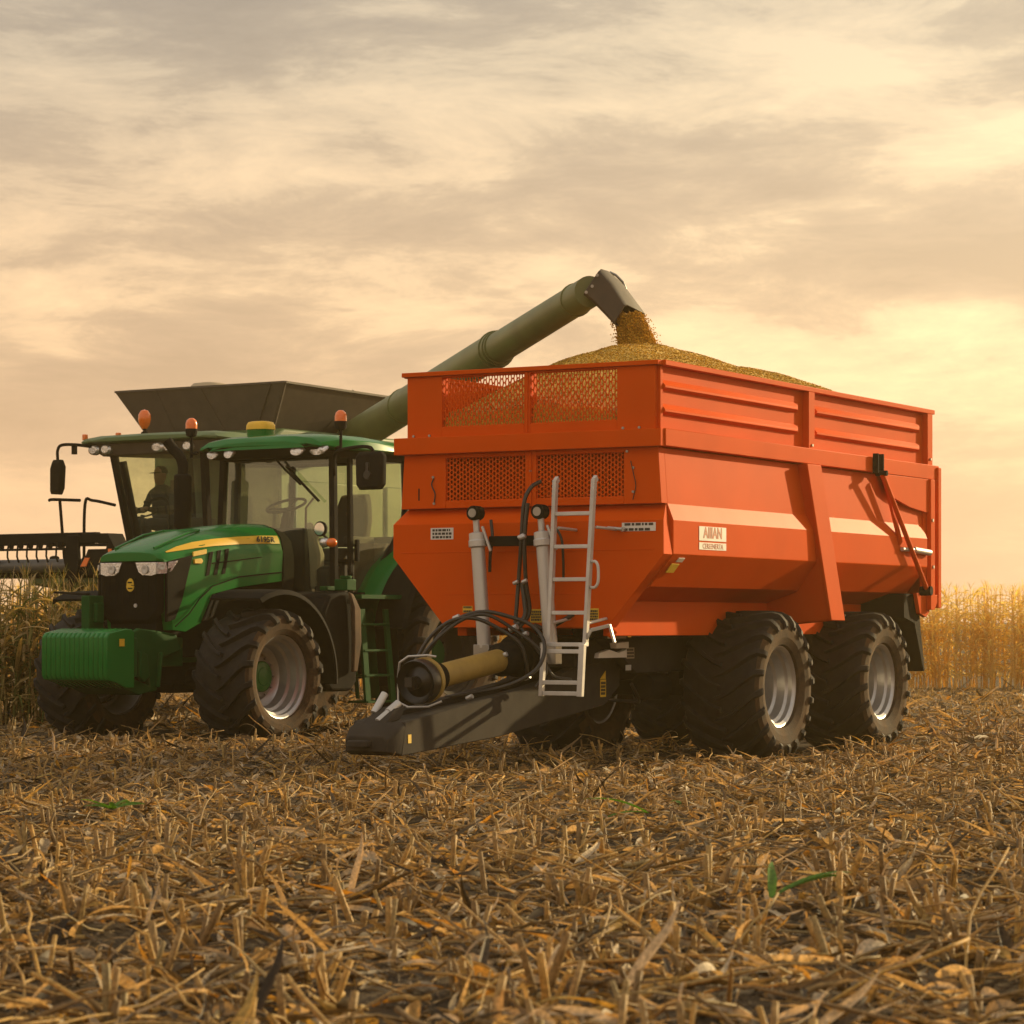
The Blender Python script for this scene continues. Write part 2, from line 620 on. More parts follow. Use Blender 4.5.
# ------------------------------------------------------------------ numpy scatter helpers
def np_mesh(name, V, F, mats, mi=None, smooth=True):
    me = bpy.data.meshes.new(name)
    n, k = F.shape
    me.vertices.add(len(V))
    me.vertices.foreach_set('co', V.astype(np.float32).ravel())
    me.loops.add(n * k)
    me.loops.foreach_set('vertex_index', F.astype(np.int32).ravel())
    me.polygons.add(n)
    me.polygons.foreach_set('loop_start', np.arange(0, n * k, k, dtype=np.int32))
    me.polygons.foreach_set('loop_total', np.full(n, k, dtype=np.int32))
    for m in mats:
        me.materials.append(m)
    if mi is not None:
        me.polygons.foreach_set('material_index', mi.astype(np.int32))
    me.polygons.foreach_set('use_smooth', np.full(n, smooth))
    me.update(calc_edges=True)
    o = bpy.data.objects.new(name, me)
    col.objects.link(o)
    return o


def rot_mats(yaw, pitch, roll):
    cy, sy, cp, sp, cr, sr = np.cos(yaw), np.sin(yaw), np.cos(pitch), np.sin(pitch), np.cos(roll), np.sin(roll)
    Z = np.zeros((len(yaw), 3, 3))
    Z[:, 0, 0] = cy; Z[:, 0, 1] = -sy; Z[:, 1, 0] = sy; Z[:, 1, 1] = cy; Z[:, 2, 2] = 1
    Y = np.zeros_like(Z)
    Y[:, 0, 0] = cp; Y[:, 0, 2] = sp; Y[:, 2, 0] = -sp; Y[:, 2, 2] = cp; Y[:, 1, 1] = 1
    X = np.zeros_like(Z)
    X[:, 1, 1] = cr; X[:, 1, 2] = -sr; X[:, 2, 1] = sr; X[:, 2, 2] = cr; X[:, 0, 0] = 1
    return Z @ Y @ X


def scatter(variants, pos, yaw, pitch, roll, scale, which):
    """variants: list of (V, F, mi). Returns merged V, F, mi."""
    Vs, Fs, Ms, b = [], [], [], 0
    RM = rot_mats(yaw, pitch, roll)
    for k, (V, F, mi) in enumerate(variants):
        idx = np.where(which == k)[0]
        if not len(idx):
            continue
        W = np.einsum('nij,vj->nvi', RM[idx], V) * scale[idx][:, None, None] + pos[idx][:, None, :]
        Vs.append(W.reshape(-1, 3))
        Fs.append((F[None] + (np.arange(len(idx)) * len(V))[:, None, None] + b).reshape(-1, F.shape[1]))
        Ms.append(np.tile(mi, len(idx)))
        b += len(idx) * len(V)
    return np.concatenate(Vs), np.concatenate(Fs), np.concatenate(Ms)


def blade(n, length, width, curl, twist, fold, rs, side=0.0, start=0.0, taper=1.0):
    """A leaf blade along +x from the origin: n stations of three points (V-folded), bending down by curl radians in all."""
    p = np.zeros(3)
    V, F = [], []
    a = start
    yawd = 0.0
    for i in range(n):
        t = i / (n - 1)
        d = np.array([math.cos(a) * math.cos(yawd), math.cos(a) * math.sin(yawd), math.sin(a)])
        if i:
            p = p + d * length / (n - 1)
        a -= curl / (n - 1) * (0.6 + 0.8 * t)
        yawd += side / (n - 1) + rs.normal(0, .06)
        w = width * (math.sin(math.pi * min(.98, .12 + .86 * t)) ** .7) * (1 - (1 - taper) * t) * .5
        tw = twist * t
        sd = np.array([-math.sin(yawd) * math.cos(tw), math.cos(yawd) * math.cos(tw), math.sin(tw)])
        upv = np.cross(d, sd)
        for q in (-1, 0, 1):
            V.append(p + sd * w * q + upv * (abs(q) * w * fold))
        if i:
            b = (i - 1) * 3
            F += [(b, b + 1, b + 4, b + 3), (b + 1, b + 2, b + 5, b + 4)]
    return np.array(V), np.array(F)


def stick(n, r0, r1, pts, sides=6):
    """Tapered tube through pts (list of 3-vectors) with quads, closed by a small end cap ring."""
    P = [np.array(p, float) for p in pts]
    V, F = [], []
    m = len(P)
    for i, p in enumerate(P):
        d = P[min(i + 1, m - 1)] - P[max(i - 1, 0)]
        d /= np.linalg.norm(d)
        u = np.cross(d, (0, 1, 0) if abs(d[1]) < .9 else (1, 0, 0))
        u /= np.linalg.norm(u)
        w = np.cross(d, u)
        r = r0 + (r1 - r0) * i / (m - 1)
        for k in range(sides):
            V.append(p + (u * math.cos(2 * math.pi * k / sides) + w * math.sin(2 * math.pi * k / sides)) * r)
        if i:
            for k in range(sides):
                j = (k + 1) % sides
                F.append(((i - 1) * sides + k, (i - 1) * sides + j, i * sides + j, i * sides + k))
    # cap: fold last ring across (quads)
    b = (m - 1) * sides
    F.append((b, b + 1, b + 2, b + 3))
    if sides >= 6:
        F.append((b, b + 3, b + 4, b + 5))
    return np.array(V), np.array(F)


def join(parts):
    Vs, Fs, Ms, b = [], [], [], 0
    for V, F, mi in parts:
        Vs.append(V); Fs.append(F + b); Ms.append(np.full(len(F), mi)); b += len(V)
    return np.concatenate(Vs), np.concatenate(Fs), np.concatenate(Ms)


def ground_z(x, y):
    x = np.asarray(x, float); y = np.asarray(y, float)
    f = np.clip((60 - np.hypot(x, y)) / 30, 0, 1)
    return f * (.030 * np.sin(x * 1.7 + .4 * y) * np.sin(y * 1.1 + 1.3) + .022 * np.sin(3.1 * x - 2.3 * y + 1) + .018 * np.sin(5.3 * y + 1.7 * x + 2) + .012 * np.sin(8.7 * x + 6.1 * y))


# ------------------------------------------------------------------ ground
def axis_samples(lo, hi, near_lo, near_hi, step, grow=1.25):
    a = list(np.arange(near_lo, near_hi + 1e-6, step))
    s = step
    v = near_hi
    while v < hi:
        s *= grow
        v += s
        a.append(v)
    s = step
    v = near_lo
    while v > lo:
        s *= grow
        v -= s
        a.insert(0, v)
    return np.array(a)


gx = axis_samples(-4000, 4000, -14, 14, .12)
gy = axis_samples(-4000, 6000, 4, 40, .12)
XX, YY = np.meshgrid(gx, gy)
GV = np.stack([XX, YY, ground_z(XX, YY)], -1).reshape(-1, 3)
nx, ny = len(gx), len(gy)
ii = np.arange(nx - 1)[None] + (np.arange(ny - 1) * nx)[:, None]
GF = np.stack([ii, ii + 1, ii + 1 + nx, ii + nx], -1).reshape(-1, 4)
M['soil'] = mat('field_soil', (.038, .027, .017), .95, var=.45, vscale=2.2, dirt=.7, dirt_col=(.12, .085, .046), dscale=14, bump=1.0, bscale=22, spec=.15)
g = np_mesh('ground', GV, GF, [M['soil']])
tag(g, 'brown stubble field soil under dry maize litter', 'field', 'structure')

# ------------------------------------------------------------------ dry maize litter and stubble (nobody could count it)
rs = np.random.default_rng(5)
LV = []
for i in range(14):      # long dry leaves
    V, F = blade(9, rs.uniform(.22, .50), rs.uniform(.030, .064), rs.uniform(-.4, 1.6), rs.uniform(-1.6, 1.6), rs.uniform(.2, .9), rs, rs.normal(0, .5), rs.uniform(0, .5), .35)
    LV.append((V, F, np.zeros(len(F), int)))
for i in range(5):       # thin frayed straps
    V, F = blade(8, rs.uniform(.15, .38), rs.uniform(.009, .018), rs.uniform(-.6, 2.2), rs.uniform(-2.5, 2.5), rs.uniform(.1, .6), rs, rs.normal(0, 1.3), rs.uniform(0, .7), .6)
    LV.append((V, F, np.zeros(len(F), int)))
for i in range(8):       # husks
    V, F = blade(8, rs.uniform(.16, .32), rs.uniform(.06, .11), rs.uniform(-.3, 1.4), rs.uniform(-.8, .8), rs.uniform(.4, .9), rs, rs.normal(0, .4), rs.uniform(.1, .6), .7)
    LV.append((V, F, np.zeros(len(F), int)))
NLEAF = len(LV)
for i in range(8):       # lying pieces of stalk
    L = rs.uniform(.12, .40)
    V, F = stick(4, rs.uniform(.010, .017), rs.uniform(.009, .014), [(L * t, rs.normal(0, .006), .008 + rs.normal(0, .005)) for t in np.linspace(0, 1, 4)])
    LV.append((V, F, np.full(len(F), 1)))
for i in range(8):       # long thin straws
    L = rs.uniform(.40, .85)
    b = rs.normal(0, .05)
    V, F = stick(6, rs.uniform(.006, .010), rs.uniform(.004, .007), [(L * t, b * math.sin(3.1 * t) + rs.normal(0, .006), .012 + rs.normal(0, .006) + .05 * t * (1 - t)) for t in np.linspace(0, 1, 6)])
    LV.append((V, F, np.full(len(F), 1)))
NLIE = len(LV)
for i in range(12):      # standing stubs, some with a rag of leaf hanging over
    h = rs.uniform(.11, .30)
    lean = rs.normal(0, .22, 2)
    pts = [(lean[0] * h * t, lean[1] * h * t, h * t - .02) for t in np.linspace(0, 1, 4)]
    V, F = stick(4, rs.uniform(.013, .020), rs.uniform(.011, .017), pts)
    parts = [(V, F, 1)]
    for q in range(i % 3):          # broken companions from the same root
        h2 = h * rs.uniform(.45, 1.0)
        ox, oy = rs.normal(0, .022, 2)
        l2 = rs.normal(0, .3, 2)
        V, F = stick(3, rs.uniform(.011, .017), rs.uniform(.009, .014), [(ox + l2[0] * h2 * t, oy + l2[1] * h2 * t, h2 * t - .02) for t in np.linspace(0, 1, 3)])
        parts.append((V, F, 1))
    if i % 3 != 0:
        for q in range(1 + i % 2):
            V, F = blade(7, rs.uniform(.10, .30), rs.uniform(.010, .024), rs.uniform(1.0, 3.0), rs.uniform(-1, 1), .5, rs, rs.normal(0, .6), rs.uniform(.5, 1.3), .5)
            a = rs.uniform(0, 6.28)
            Rm = np.array([[math.cos(a), -math.sin(a), 0], [math.sin(a), math.cos(a), 0], [0, 0, 1]])
            parts.append((V @ Rm.T + np.array(pts[-1 if q == 0 else 2]), F, 0))
    if i % 4 == 1:        # a broken stub folded over
        a = rs.uniform(0, 6.28)
        l2 = rs.uniform(.06, .16)
        p0 = np.array(pts[-1])
        V, F = stick(3, .007, .006, [p0 + np.array([math.cos(a) * l2 * t, math.sin(a) * l2 * t, -l2 * .5 * t * t]) for t in np.linspace(0, 1, 3)])
        parts.append((V, F, 1))
    LV.append(join(parts))
NSTUB = len(LV)
for i in range(6):       # chaff
    V, F = blade(4, rs.uniform(.03, .10), rs.uniform(.006, .016), rs.uniform(-.8, 1.5), rs.uniform(-1, 1), .4, rs, rs.normal(0, .6), rs.uniform(0, .5), .7)
    LV.append((V, F, np.full(len(F), 2)))
NALL = len(LV)


def strew(y0, y1, dens, lo, hi, margin, smin, smax, standing=False, zoff=(0.0, .03)):
    area_n = int(sum(dens * (2 * (.19 * y + margin)) for y in np.arange(y0, y1, .5)) * .5)
    y = rs.uniform(y0, y1, area_n * 2)
    hw = .19 * y + margin
    keep = rs.uniform(0, .19 * y1 + margin, len(y)) < hw
    y = y[keep][:area_n]
    x = rs.uniform(-1, 1, len(y)) * (.19 * y + margin)
    n = len(y)
    which = rs.integers(lo, hi, n)
    if standing:
        # stubs stand in loose drilled rows along the line of work
        a = R(31)
        u = x * math.cos(a) - y * math.sin(a)
        v = x * math.sin(a) + y * math.cos(a)
        u = np.where(rs.uniform(size=n) < .6, np.round(u / .55) * .55 + rs.normal(0, .07, n), u)
        x = u * math.cos(a) + v * math.sin(a)
        y = -u * math.sin(a) + v * math.cos(a)
        pitch = rs.normal(0, .12, n); roll = rs.normal(0, .12, n)
        z = ground_z(x, y)
    else:
        pitch = rs.normal(0, .22, n); roll = rs.normal(0, .45, n)
        z = ground_z(x, y) + rs.uniform(*zoff, n)
    return np.stack([x, y, z], -1), rs.uniform(0, 2 * math.pi, n), pitch, roll, rs.uniform(smin, smax, n), which


bits = [strew(7.4, 15, 95, 0, NLEAF, 1.5, .4, .95, zoff=(0, .05)),
        strew(15, 27, 120, 0, NLEAF, 2.0, .35, .75, zoff=(0, .05)),
        strew(27, 50, 42, 0, NLEAF, 5.0, .5, 1.0, zoff=(0, .06)),
        strew(7.4, 15, 34, NLEAF, NLIE, 1.5, .5, 1.1, zoff=(.0, .03)),
        strew(15, 30, 30, NLEAF, NLIE, 2.0, .45, .9, zoff=(.0, .03)),
        strew(7.4, 15, 10, NLIE, NSTUB, 1.5, .5, 1.0, True),
        strew(15, 28, 9, NLIE, NSTUB, 2.0, .4, .85, True),
        strew(28, 50, 5, NLIE, NSTUB, 5.0, .4, .85, True),
        strew(7.4, 14, 380, NSTUB, NALL, 1.2, .5, 1.3, zoff=(0, .03)),
        strew(14, 26, 170, NSTUB, NALL, 1.5, .7, 1.6, zoff=(0, .03))]
pos, yaw, pit, rol, sca, whi = [np.concatenate([b[k] for b in bits]) for k in range(6)]
# the wheels press the litter flat: no loose leaves stand within their tracks
keep = np.ones(len(pos), bool)
for wx, wy, wr in ((2.22, 25.9, .95), (3.49, 28.1, .95), (-2.81, 29.65, .95), (-4.75, 30.95, .95), (.55, 26.9, .8), (1.8, 29.0, .8)):
    keep &= ~((np.hypot(pos[:, 0] - wx, (pos[:, 1] - wy) * .8) < wr) & (whi < NSTUB))
pos, yaw, pit, rol, sca, whi = [a[keep] for a in (pos, yaw, pit, rol, sca, whi)]
V, F, mi = scatter(LV, pos, yaw, pit, rol, sca, whi)
o = np_mesh('maize_residue', V, F, [M['residue'], M['stalk'], M['chaff']], mi)
tag(o, 'dry maize leaves, husks and cut stubble strewn over the field', 'crop residue', 'stuff')


# ------------------------------------------------------------------ standing maize
def maize_variant(rs, h, nleaf, lw, droop):
    parts = []
    lean = rs.normal(0, .05, 2)
    pts = [(lean[0] * t * h + rs.normal(0, .01), lean[1] * t * h + rs.normal(0, .01), h * t) for t in np.linspace(0, 1, 6)]
    V, F = stick(6, .014, .005, pts, 5)
    parts.append((V, F[F.max(1) < 30], 0))
    a0 = rs.uniform(0, 6.28)
    for i in range(nleaf):
        t = .12 + .80 * i / nleaf + rs.normal(0, .02)
        V, F = blade(7, rs.uniform(.45, .85) * (1 - .35 * abs(t - .5)), lw * rs.uniform(.7, 1.2), rs.uniform(*droop), rs.normal(0, .7), .5, rs, rs.normal(0, .3), rs.uniform(.6, 1.2), .6)
        a = a0 + i * math.pi + rs.normal(0, .45)
        Rm = np.array([[math.cos(a), -math.sin(a), 0], [math.sin(a), math.cos(a), 0], [0, 0, 1]])
        parts.append((V @ Rm.T + np.array([lean[0] * t * h, lean[1] * t * h, t * h]), F, 0))
    for i in range(6):       # tassel
        V, F = blade(4, rs.uniform(.14, .26), .010, rs.uniform(.2, 1.2), 0, .3, rs, 0, rs.uniform(1.0, 1.5), .6)
        a = rs.uniform(0, 6.28)
        Rm = np.array([[math.cos(a), -math.sin(a), 0], [math.sin(a), math.cos(a), 0], [0, 0, 1]])
        parts.append((V @ Rm.T + np.array([lean[0] * h, lean[1] * h, h - .03]), F, 0))
    if rs.uniform() < .7:    # an ear
        V, F = stick(4, .022, .026, [(0.02, 0, h * .5), (.05, 0, h * .5 + .07), (.08, .0, h * .5 + .13), (.10, 0, h * .5 + .19)], 6)
        parts.append((V, F, 0))
    return join(parts)


rs = np.random.default_rng(21)
MZ = [maize_variant(rs, rs.uniform(1.5, 1.85), 8, .055, (.5, 2.2)) for _ in range(12)]
MF = [maize_variant(rs, rs.uniform(1.72, 1.86), 12, .040, (1.0, 2.4)) for _ in range(10)]


def stand(name, pts, smin, smax, material, label, kinds, cat='maize'):
    n = len(pts)
    pts = np.array(pts)
    pos = np.stack([pts[:, 0], pts[:, 1], ground_z(pts[:, 0], pts[:, 1]) - .02], -1)
    V, F, mi = scatter(kinds, pos, rs.uniform(0, 6.28, n), rs.normal(0, .05, n), rs.normal(0, .05, n), rs.uniform(smin, smax, n), rs.integers(0, len(kinds), n))
    o = np_mesh(name, V, F, [material], mi * 0)
    return tag(o, label, cat, 'stuff')


# the uncut strip in front of the combine's header (left), and the far stand behind everything
HX, HY = -5.2, 35.3          # right-hand end of the header
pts = []
for k in range(4000):
    x = rs.uniform(-14.5, -4.75)
    y = 33.2 + abs(rs.normal(0, 1.0)) * (1.2 + .35 * (-4.75 - x))
    if y < HY - .5 + .649 * (HX - x) and y > 33.0 + rs.uniform(0, .3):
        pts.append((x, y))
pts = pts[:620]
stand('standing_maize', pts, .92, 1.12, M['corn_dry'], 'half green drying maize standing uncut under the raised header of the combine', MZ)
pts = []
for k in range(2100):
    pts.append((rs.uniform(-27, 27), 52 + rs.uniform(0, 1) * 2.2))
stand('maize_stand', pts, 1.0, 1.1, M['corn_gold'], 'tall golden maize stand in dusty haze behind the orange trailer', MF)


# ------------------------------------------------------------------ wheels
def tyre(name, parent, Rr, w, rim_r, lug, nl, sweep, lw):
    """Bar-tread tyre around local x; outer face at +x."""
    Rc = Rr - lug
    h = Rc - rim_r
    half = [(.34, rim_r), (.40, rim_r + .02), (.455, rim_r + .12 * h), (.495, rim_r + .35 * h), (.51, rim_r + .58 * h), (.50, rim_r + .80 * h), (.465, rim_r + .93 * h), (.40, Rc - .008), (.28, Rc), (.1, Rc + .004)]
    prof = [(a * w, r) for a, r in half] + [(-a * w, r) for a, r in half[::-1]]
    s = MB()
    nb = len(prof) - 1
    mats = [1 if (i < 6 or i >= nb - 6) else 0 for i in range(nb)]
    s.lathe(prof, (0, 0, 0), (1, 0, 0), 72, mats)

    def pr(xf):
        """carcass radius at |x| = xf*w"""
        a = [(q, r) for q, r in half if r > rim_r + .5 * h][::-1]
        for (x0, r0), (x1, r1) in zip(a, a[1:]):
            if x0 <= xf <= x1:
                return r0 + (r1 - r0) * (xf - x0) / (x1 - x0)
        return a[0][1] if xf < a[0][0] else a[-1][1]
    for sd in (-1, 1):
        for i in range(nl):
            a0 = 2 * math.pi * (i + (.5 if sd > 0 else 0)) / nl
            rings = []
            st = [(-.04, .0, 1.0), (.06, .10, 1.0), (.18, .30, 1.0), (.30, .55, 1.0), (.40, .78, 1.0), (.475, .94, .95), (.515, 1.0, .55), (.522, 1.03, .18)]
            for k, (xf, ph, hh) in enumerate(st):
                rb = pr(abs(xf)) if xf < .5 else rim_r + (.80 if k == 6 else .66) * h
                rt = min(rb + lug * hh, Rr) if xf < .5 else rb + lug * .25
                x_t = xf * w * sd + (0 if xf < .5 else sd * lug * .32)
                ang = a0 + sweep * ph
                sk = .75                                   # lugs run obliquely, widen towards the shoulder
                wb = lw * (.72 + .5 * ph) / Rr * .5
                wt = wb * .62
                ring = []
                for (aa, rr_, xx) in ((ang - wb, rb - .012, xf * w * sd), (ang - wt, rt, x_t), (ang + wt, rt, x_t), (ang + wb, rb - .012, xf * w * sd)):
                    ring.append((xx - sd * (aa - ang) * Rr * sk * 0, -math.cos(aa) * rr_, math.sin(aa) * rr_))
                rings.append(ring)
            s.loft(rings, 0)
    return s.build(name, [M['tread'], M['sidewall']], parent, smooth=32)


def wheel(parent, loc, Rr, w, rim_r, lug, nl, sweep, lw, dish, hub_mat, rimm='rim', hub_r=.17):
    wh = empty('wheel', loc, 0, parent)
    tyre('tyre', wh, Rr, w, rim_r, lug, nl, sweep, lw)
    s = MB()
    o = w * .40
    fl = rim_r + .025
    s.lathe([(o + .012, fl - .012), (o + .016, fl), (o + .004, fl + .004), (o - .006, fl - .004)], (0, 0, 0), (1, 0, 0), 56)
    prof = [(o + .012, fl - .012), (o - .01, rim_r - .012), (o - .05, rim_r - .016), (o - .07, rim_r - .045), (o - .15, rim_r - .055), (o - .17, rim_r - .085), (dish + .05, rim_r - .10), (dish + .02, rim_r - .13), (dish, rim_r - .17)]
    s.lathe(prof, (0, 0, 0), (1, 0, 0), 56)
    s.lathe([(-o - .01, fl), (-o, fl - .02), (-o + .08, rim_r - .03), (-.05, rim_r - .06), (dish - .02, rim_r - .10)], (0, 0, 0), (1, 0, 0), 40)
    s.build('rim', M[rimm], wh, smooth=30)
    s = MB()
    s.lathe([(dish, rim_r - .17), (dish + .015, rim_r * .5), (dish + .05, hub_r + .05), (dish + .05, hub_r)], (0, 0, 0), (1, 0, 0), 40)
    for k in range(10):
        a = 2 * math.pi * k / 10
        c = Vector((dish + .04, math.cos(a) * (hub_r + .035), math.sin(a) * (hub_r + .035)))
        s.cyl(c, c + Vector((.035, 0, 0)), .014, n=6)
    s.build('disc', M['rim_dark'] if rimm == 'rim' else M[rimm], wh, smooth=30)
    s = MB()
    s.lathe([(dish + .04, hub_r), (dish + .075, hub_r), (dish + .085, hub_r - .015), (dish + .088, hub_r * .6), (dish + .095, hub_r * .55), (dish + .098, .001)], (0, 0, 0), (1, 0, 0), 28)
    s.build('hub', M[hub_mat], wh, smooth=30)
    return wh


# ------------------------------------------------------------------ orange grain trailer
T = empty('grain_trailer', (.142, 24.146, 0), R(-29.8))
tag(T, 'orange grain trailer with grey drawbar, ladder and mesh front, heaped full of grain', 'trailer')
BX = 1.30        # half width of the box
# lower hopper body
s = MB()
prof = [(1.30, 2.835), (1.332, 2.345), (1.39, 2.20), (1.39, 1.90), (1.16, 1.622), (.80, 1.50)]
ring = lambda y: [(x, y, z) for x, z in prof] + [(-x, y, z) for x, z in prof[::-1]]
s.loft([[(x * .95, .50, z) for x, y, z in ring(0)], [(x * .95, .118, z) for x, y, z in ring(0)], ring(.118), ring(6.22)])
hop = s.build('hopper', M['orange'], T, bevel=.010, smooth=12)
# front plate with its sloping shoulder
s = MB()
A = [(-1.385, 2.20), (1.385, 2.20), (1.385, 1.90), (.83, 1.26), (-.83, 1.26), (-1.385, 1.90)]
Bq = [(-1.325, 2.345), (1.325, 2.345), (1.385, 1.90), (.83, 1.26), (-.83, 1.26), (-1.385, 1.90)]
s.loft([[(x, -.06, z) for x, z in A], [(x, .11, z) for x, z in Bq]])
s.box(-1.30, 1.30, -.0635, -.058, 1.938, 1.946)
s.box(-.86, .62, -.0635, -.058, 1.556, 1.562)
s.build('front_panel', M['orange'], T, bevel=.008, smooth=12)
# the mesh-fronted wall above: frame pieces butted round the openings
s = MB()
for sx in (-1, 1):
    xi = .965 if sx > 0 else .86
    s.prism([(sx * xi, 2.345), (sx * 1.334, 2.345), (sx * 1.302, 2.84), (sx * xi, 2.84)], 'y', 0, .118)
for x0, x1, z0, z1 in ((-.03, .085, 2.345, 2.84), (-.86, -.03, 2.345, 2.41), (.085, .965, 2.345, 2.41), (-.86, -.03, 2.80, 2.84), (.085, .965, 2.80, 2.84),
                       (-1.27, -.90, 2.99, 3.55), (-.04, .022, 2.99, 3.55), (.898, 1.27, 2.99, 3.55), (-.90, -.04, 2.99, 3.083), (.022, .898, 2.99, 3.083), (-.90, -.04, 3.538, 3.55), (.022, .898, 3.538, 3.55)):
    s.box(x0, x1, 0, .118, z0, z1)
s.box(.03 - .012, .03 + .012, -.012, 0, 2.36, 2.835)
s.box(-.009 - .012, -.009 + .012, -.012, 0, 3.0, 3.548)
s.build('front_frame', M['orange'], T, bevel=.004)


def mesh_panel(x0, x1, z0, z1, y, px, pz, seed, inset=.80):
    rr = random.Random(seed)
    s = MB()
    nx = max(1, round((x1 - x0) / px)); nz = max(1, round((z1 - z0) / pz))
    px, pz = (x1 - x0) / nx, (z1 - z0) / nz
    for i in range(nx):
        cols = []
        if i % 2:
            cols = [(z0, z0 + pz / 2)] + [(z0 + pz * (k + .5), z0 + pz * (k + 1.5)) for k in range(nz - 1)] + [(z1 - pz / 2, z1)]
        else:
            cols = [(z0 + pz * k, z0 + pz * (k + 1)) for k in range(nz)]
        for a, b in cols:
            xa, xb = x0 + i * px, x0 + (i + 1) * px
            cx, cz, hx, hz = (xa + xb) / 2 + rr.uniform(-.001, .001), (a + b) / 2, (xb - xa) / 2, (b - a) / 2
            out = [(cx - hx, a), (cx, a), (cx + hx, a), (cx + hx, cz), (cx + hx, b), (cx, b), (cx - hx, b), (cx - hx, cz)]
            q = inset + rr.uniform(-.05, .05)
            inn = [(cx + hx * q * c, cz + hz * min(.9, q) * d) for c, d in ((-.62, -.72), (0, -1), (.62, -.72), (.95, 0), (.62, .72), (0, 1), (-.62, .72), (-.95, 0))]
            vs = [(p, y, q2) for p, q2 in out] + [(p, y, q2) for p, q2 in inn] + [(p, y + .004, q2) for p, q2 in inn]
            fs = [(k, (k + 1) % 8, 8 + (k + 1) % 8, 8 + k) for k in range(8)] + [(8 + k, 8 + (k + 1) % 8, 16 + (k + 1) % 8, 16 + k) for k in range(8)]
            s._add(vs, fs)
    return s.build('mesh_panel', M['orange'], T)


mesh_panel(-.90, -.04, 3.083, 3.538, .02, .029, .075, 1, .88)
mesh_panel(.022, .898, 3.083, 3.538, .02, .029, .075, 2, .88)
mesh_panel(-.86, -.03, 2.41, 2.80, .02, .034, .044, 3, .78)
mesh_panel(.085, .965, 2.41, 2.80, .02, .034, .044, 4, .78)
# rails
s = MB()
s.box(-1.372, 1.362, -.075, -.002, 2.838, 2.992)
s.build('front_rail', M['orange'], T, bevel=.006)
s = MB()
for sx in (-1, 1):
    s.box(min(sx * 1.285, sx * 1.376), max(sx * 1.285, sx * 1.376), .0, 6.60, 2.842, 2.996)
s.build('side_rail', M['orange'], T, bevel=.006)
s = MB()
s.box(-1.315, 1.315, -.03, .06, 3.552, 3.592)
s.build('front_cap', M['orange'], T, bevel=.004)
s = MB()
for sx in (-1, 1):
    s.box(min(sx * 1.235, sx * 1.345), max(sx * 1.235, sx * 1.345), .062, 6.56, 3.550, 3.598)
s.box(-1.23, 1.23, 6.48, 6.56, 3.551, 3.597)
s.build('top_rail', M['orange'], T, bevel=.005)
# upper side walls with pressed ribs
for sx in (-1, 1):
    s = MB()
    s.box(min(sx * 1.245, sx * 1.275), max(sx * 1.245, sx * 1.275), .05, 6.50, 2.997, 3.549)
    for y0, y1 in ((.10, 2.95), (3.42, 6.16)):
        for zt in (3.432, 3.222):
            pr = [(1.274, zt), (1.322, zt - .055), (1.322, zt - .072), (1.274, zt - .098)]
            a = [(sx * x, y0, z) for x, z in pr]
            b = [(sx * x, y1, z) for x, z in pr]
            e = [(sx * (1.274 if i in (0, 3) else 1.276), y1 + .12, z) for i, (x, z) in enumerate(pr)]
            s.loft([a, b, e])
    for y0, y1, d in ((3.17, 3.31, 1.345), (6.36, 6.50, 1.340), (.05, .095, 1.30)):
        s.box(min(sx * 1.276, sx * d), max(sx * 1.276, sx * d), y0, y1, 2.998, 3.549)
    s.build('side_wall', M['orange'], T, bevel=.004)
s = MB()
s.box(-1.25, 1.25, 6.50, 6.55, 2.998, 3.55)
s.build('rear_wall', M['orange'], T, bevel=.004)
# leaning side posts with their web plates
for sx in (-1, 1):
    s = MB()
    sh = lambda z: (2.84 - z) * .285
    web = [(1.25, 2.838), (1.382, 2.838), (1.452, 1.33), (.56, 1.25), (.78, 1.49), (1.14, 1.61), (1.37, 1.90), (1.37, 2.20), (1.30, 2.345)]
    s.loft([[(sx * x, 2.99 + sh(z), z) for x, z in web], [(sx * x, 3.01 + sh(z), z) for x, z in web]])
    s.loft([[(sx * x, 3.28 + sh(z), z) for x, z in web], [(sx * x, 3.30 + sh(z), z) for x, z in web]])
    s.hexa([(sx * 1.453, 2.975 + sh(1.325), 1.325), (sx * 1.453, 3.315 + sh(1.325), 1.325), (sx * 1.483, 3.315 + sh(1.325), 1.325), (sx * 1.483, 2.975 + sh(1.325), 1.325),
            (sx * 1.383, 2.975, 2.838), (sx * 1.383, 3.315, 2.838), (sx * 1.413, 3.315, 2.838), (sx * 1.413, 2.975, 2.838)])
    s.build('side_post', M['orange'], T, bevel=.006)
# sub-frame beams under the hopper
s = MB()
for sx in (-1, 1):
    s.box(min(sx * .70, sx * .80), max(sx * .70, sx * .80), .112, 6.2, 1.185, 1.498)
s.box(-.70, .70, .112, .20, 1.25, 1.50)
s.build('subframe', M['orange'], T, bevel=.006)
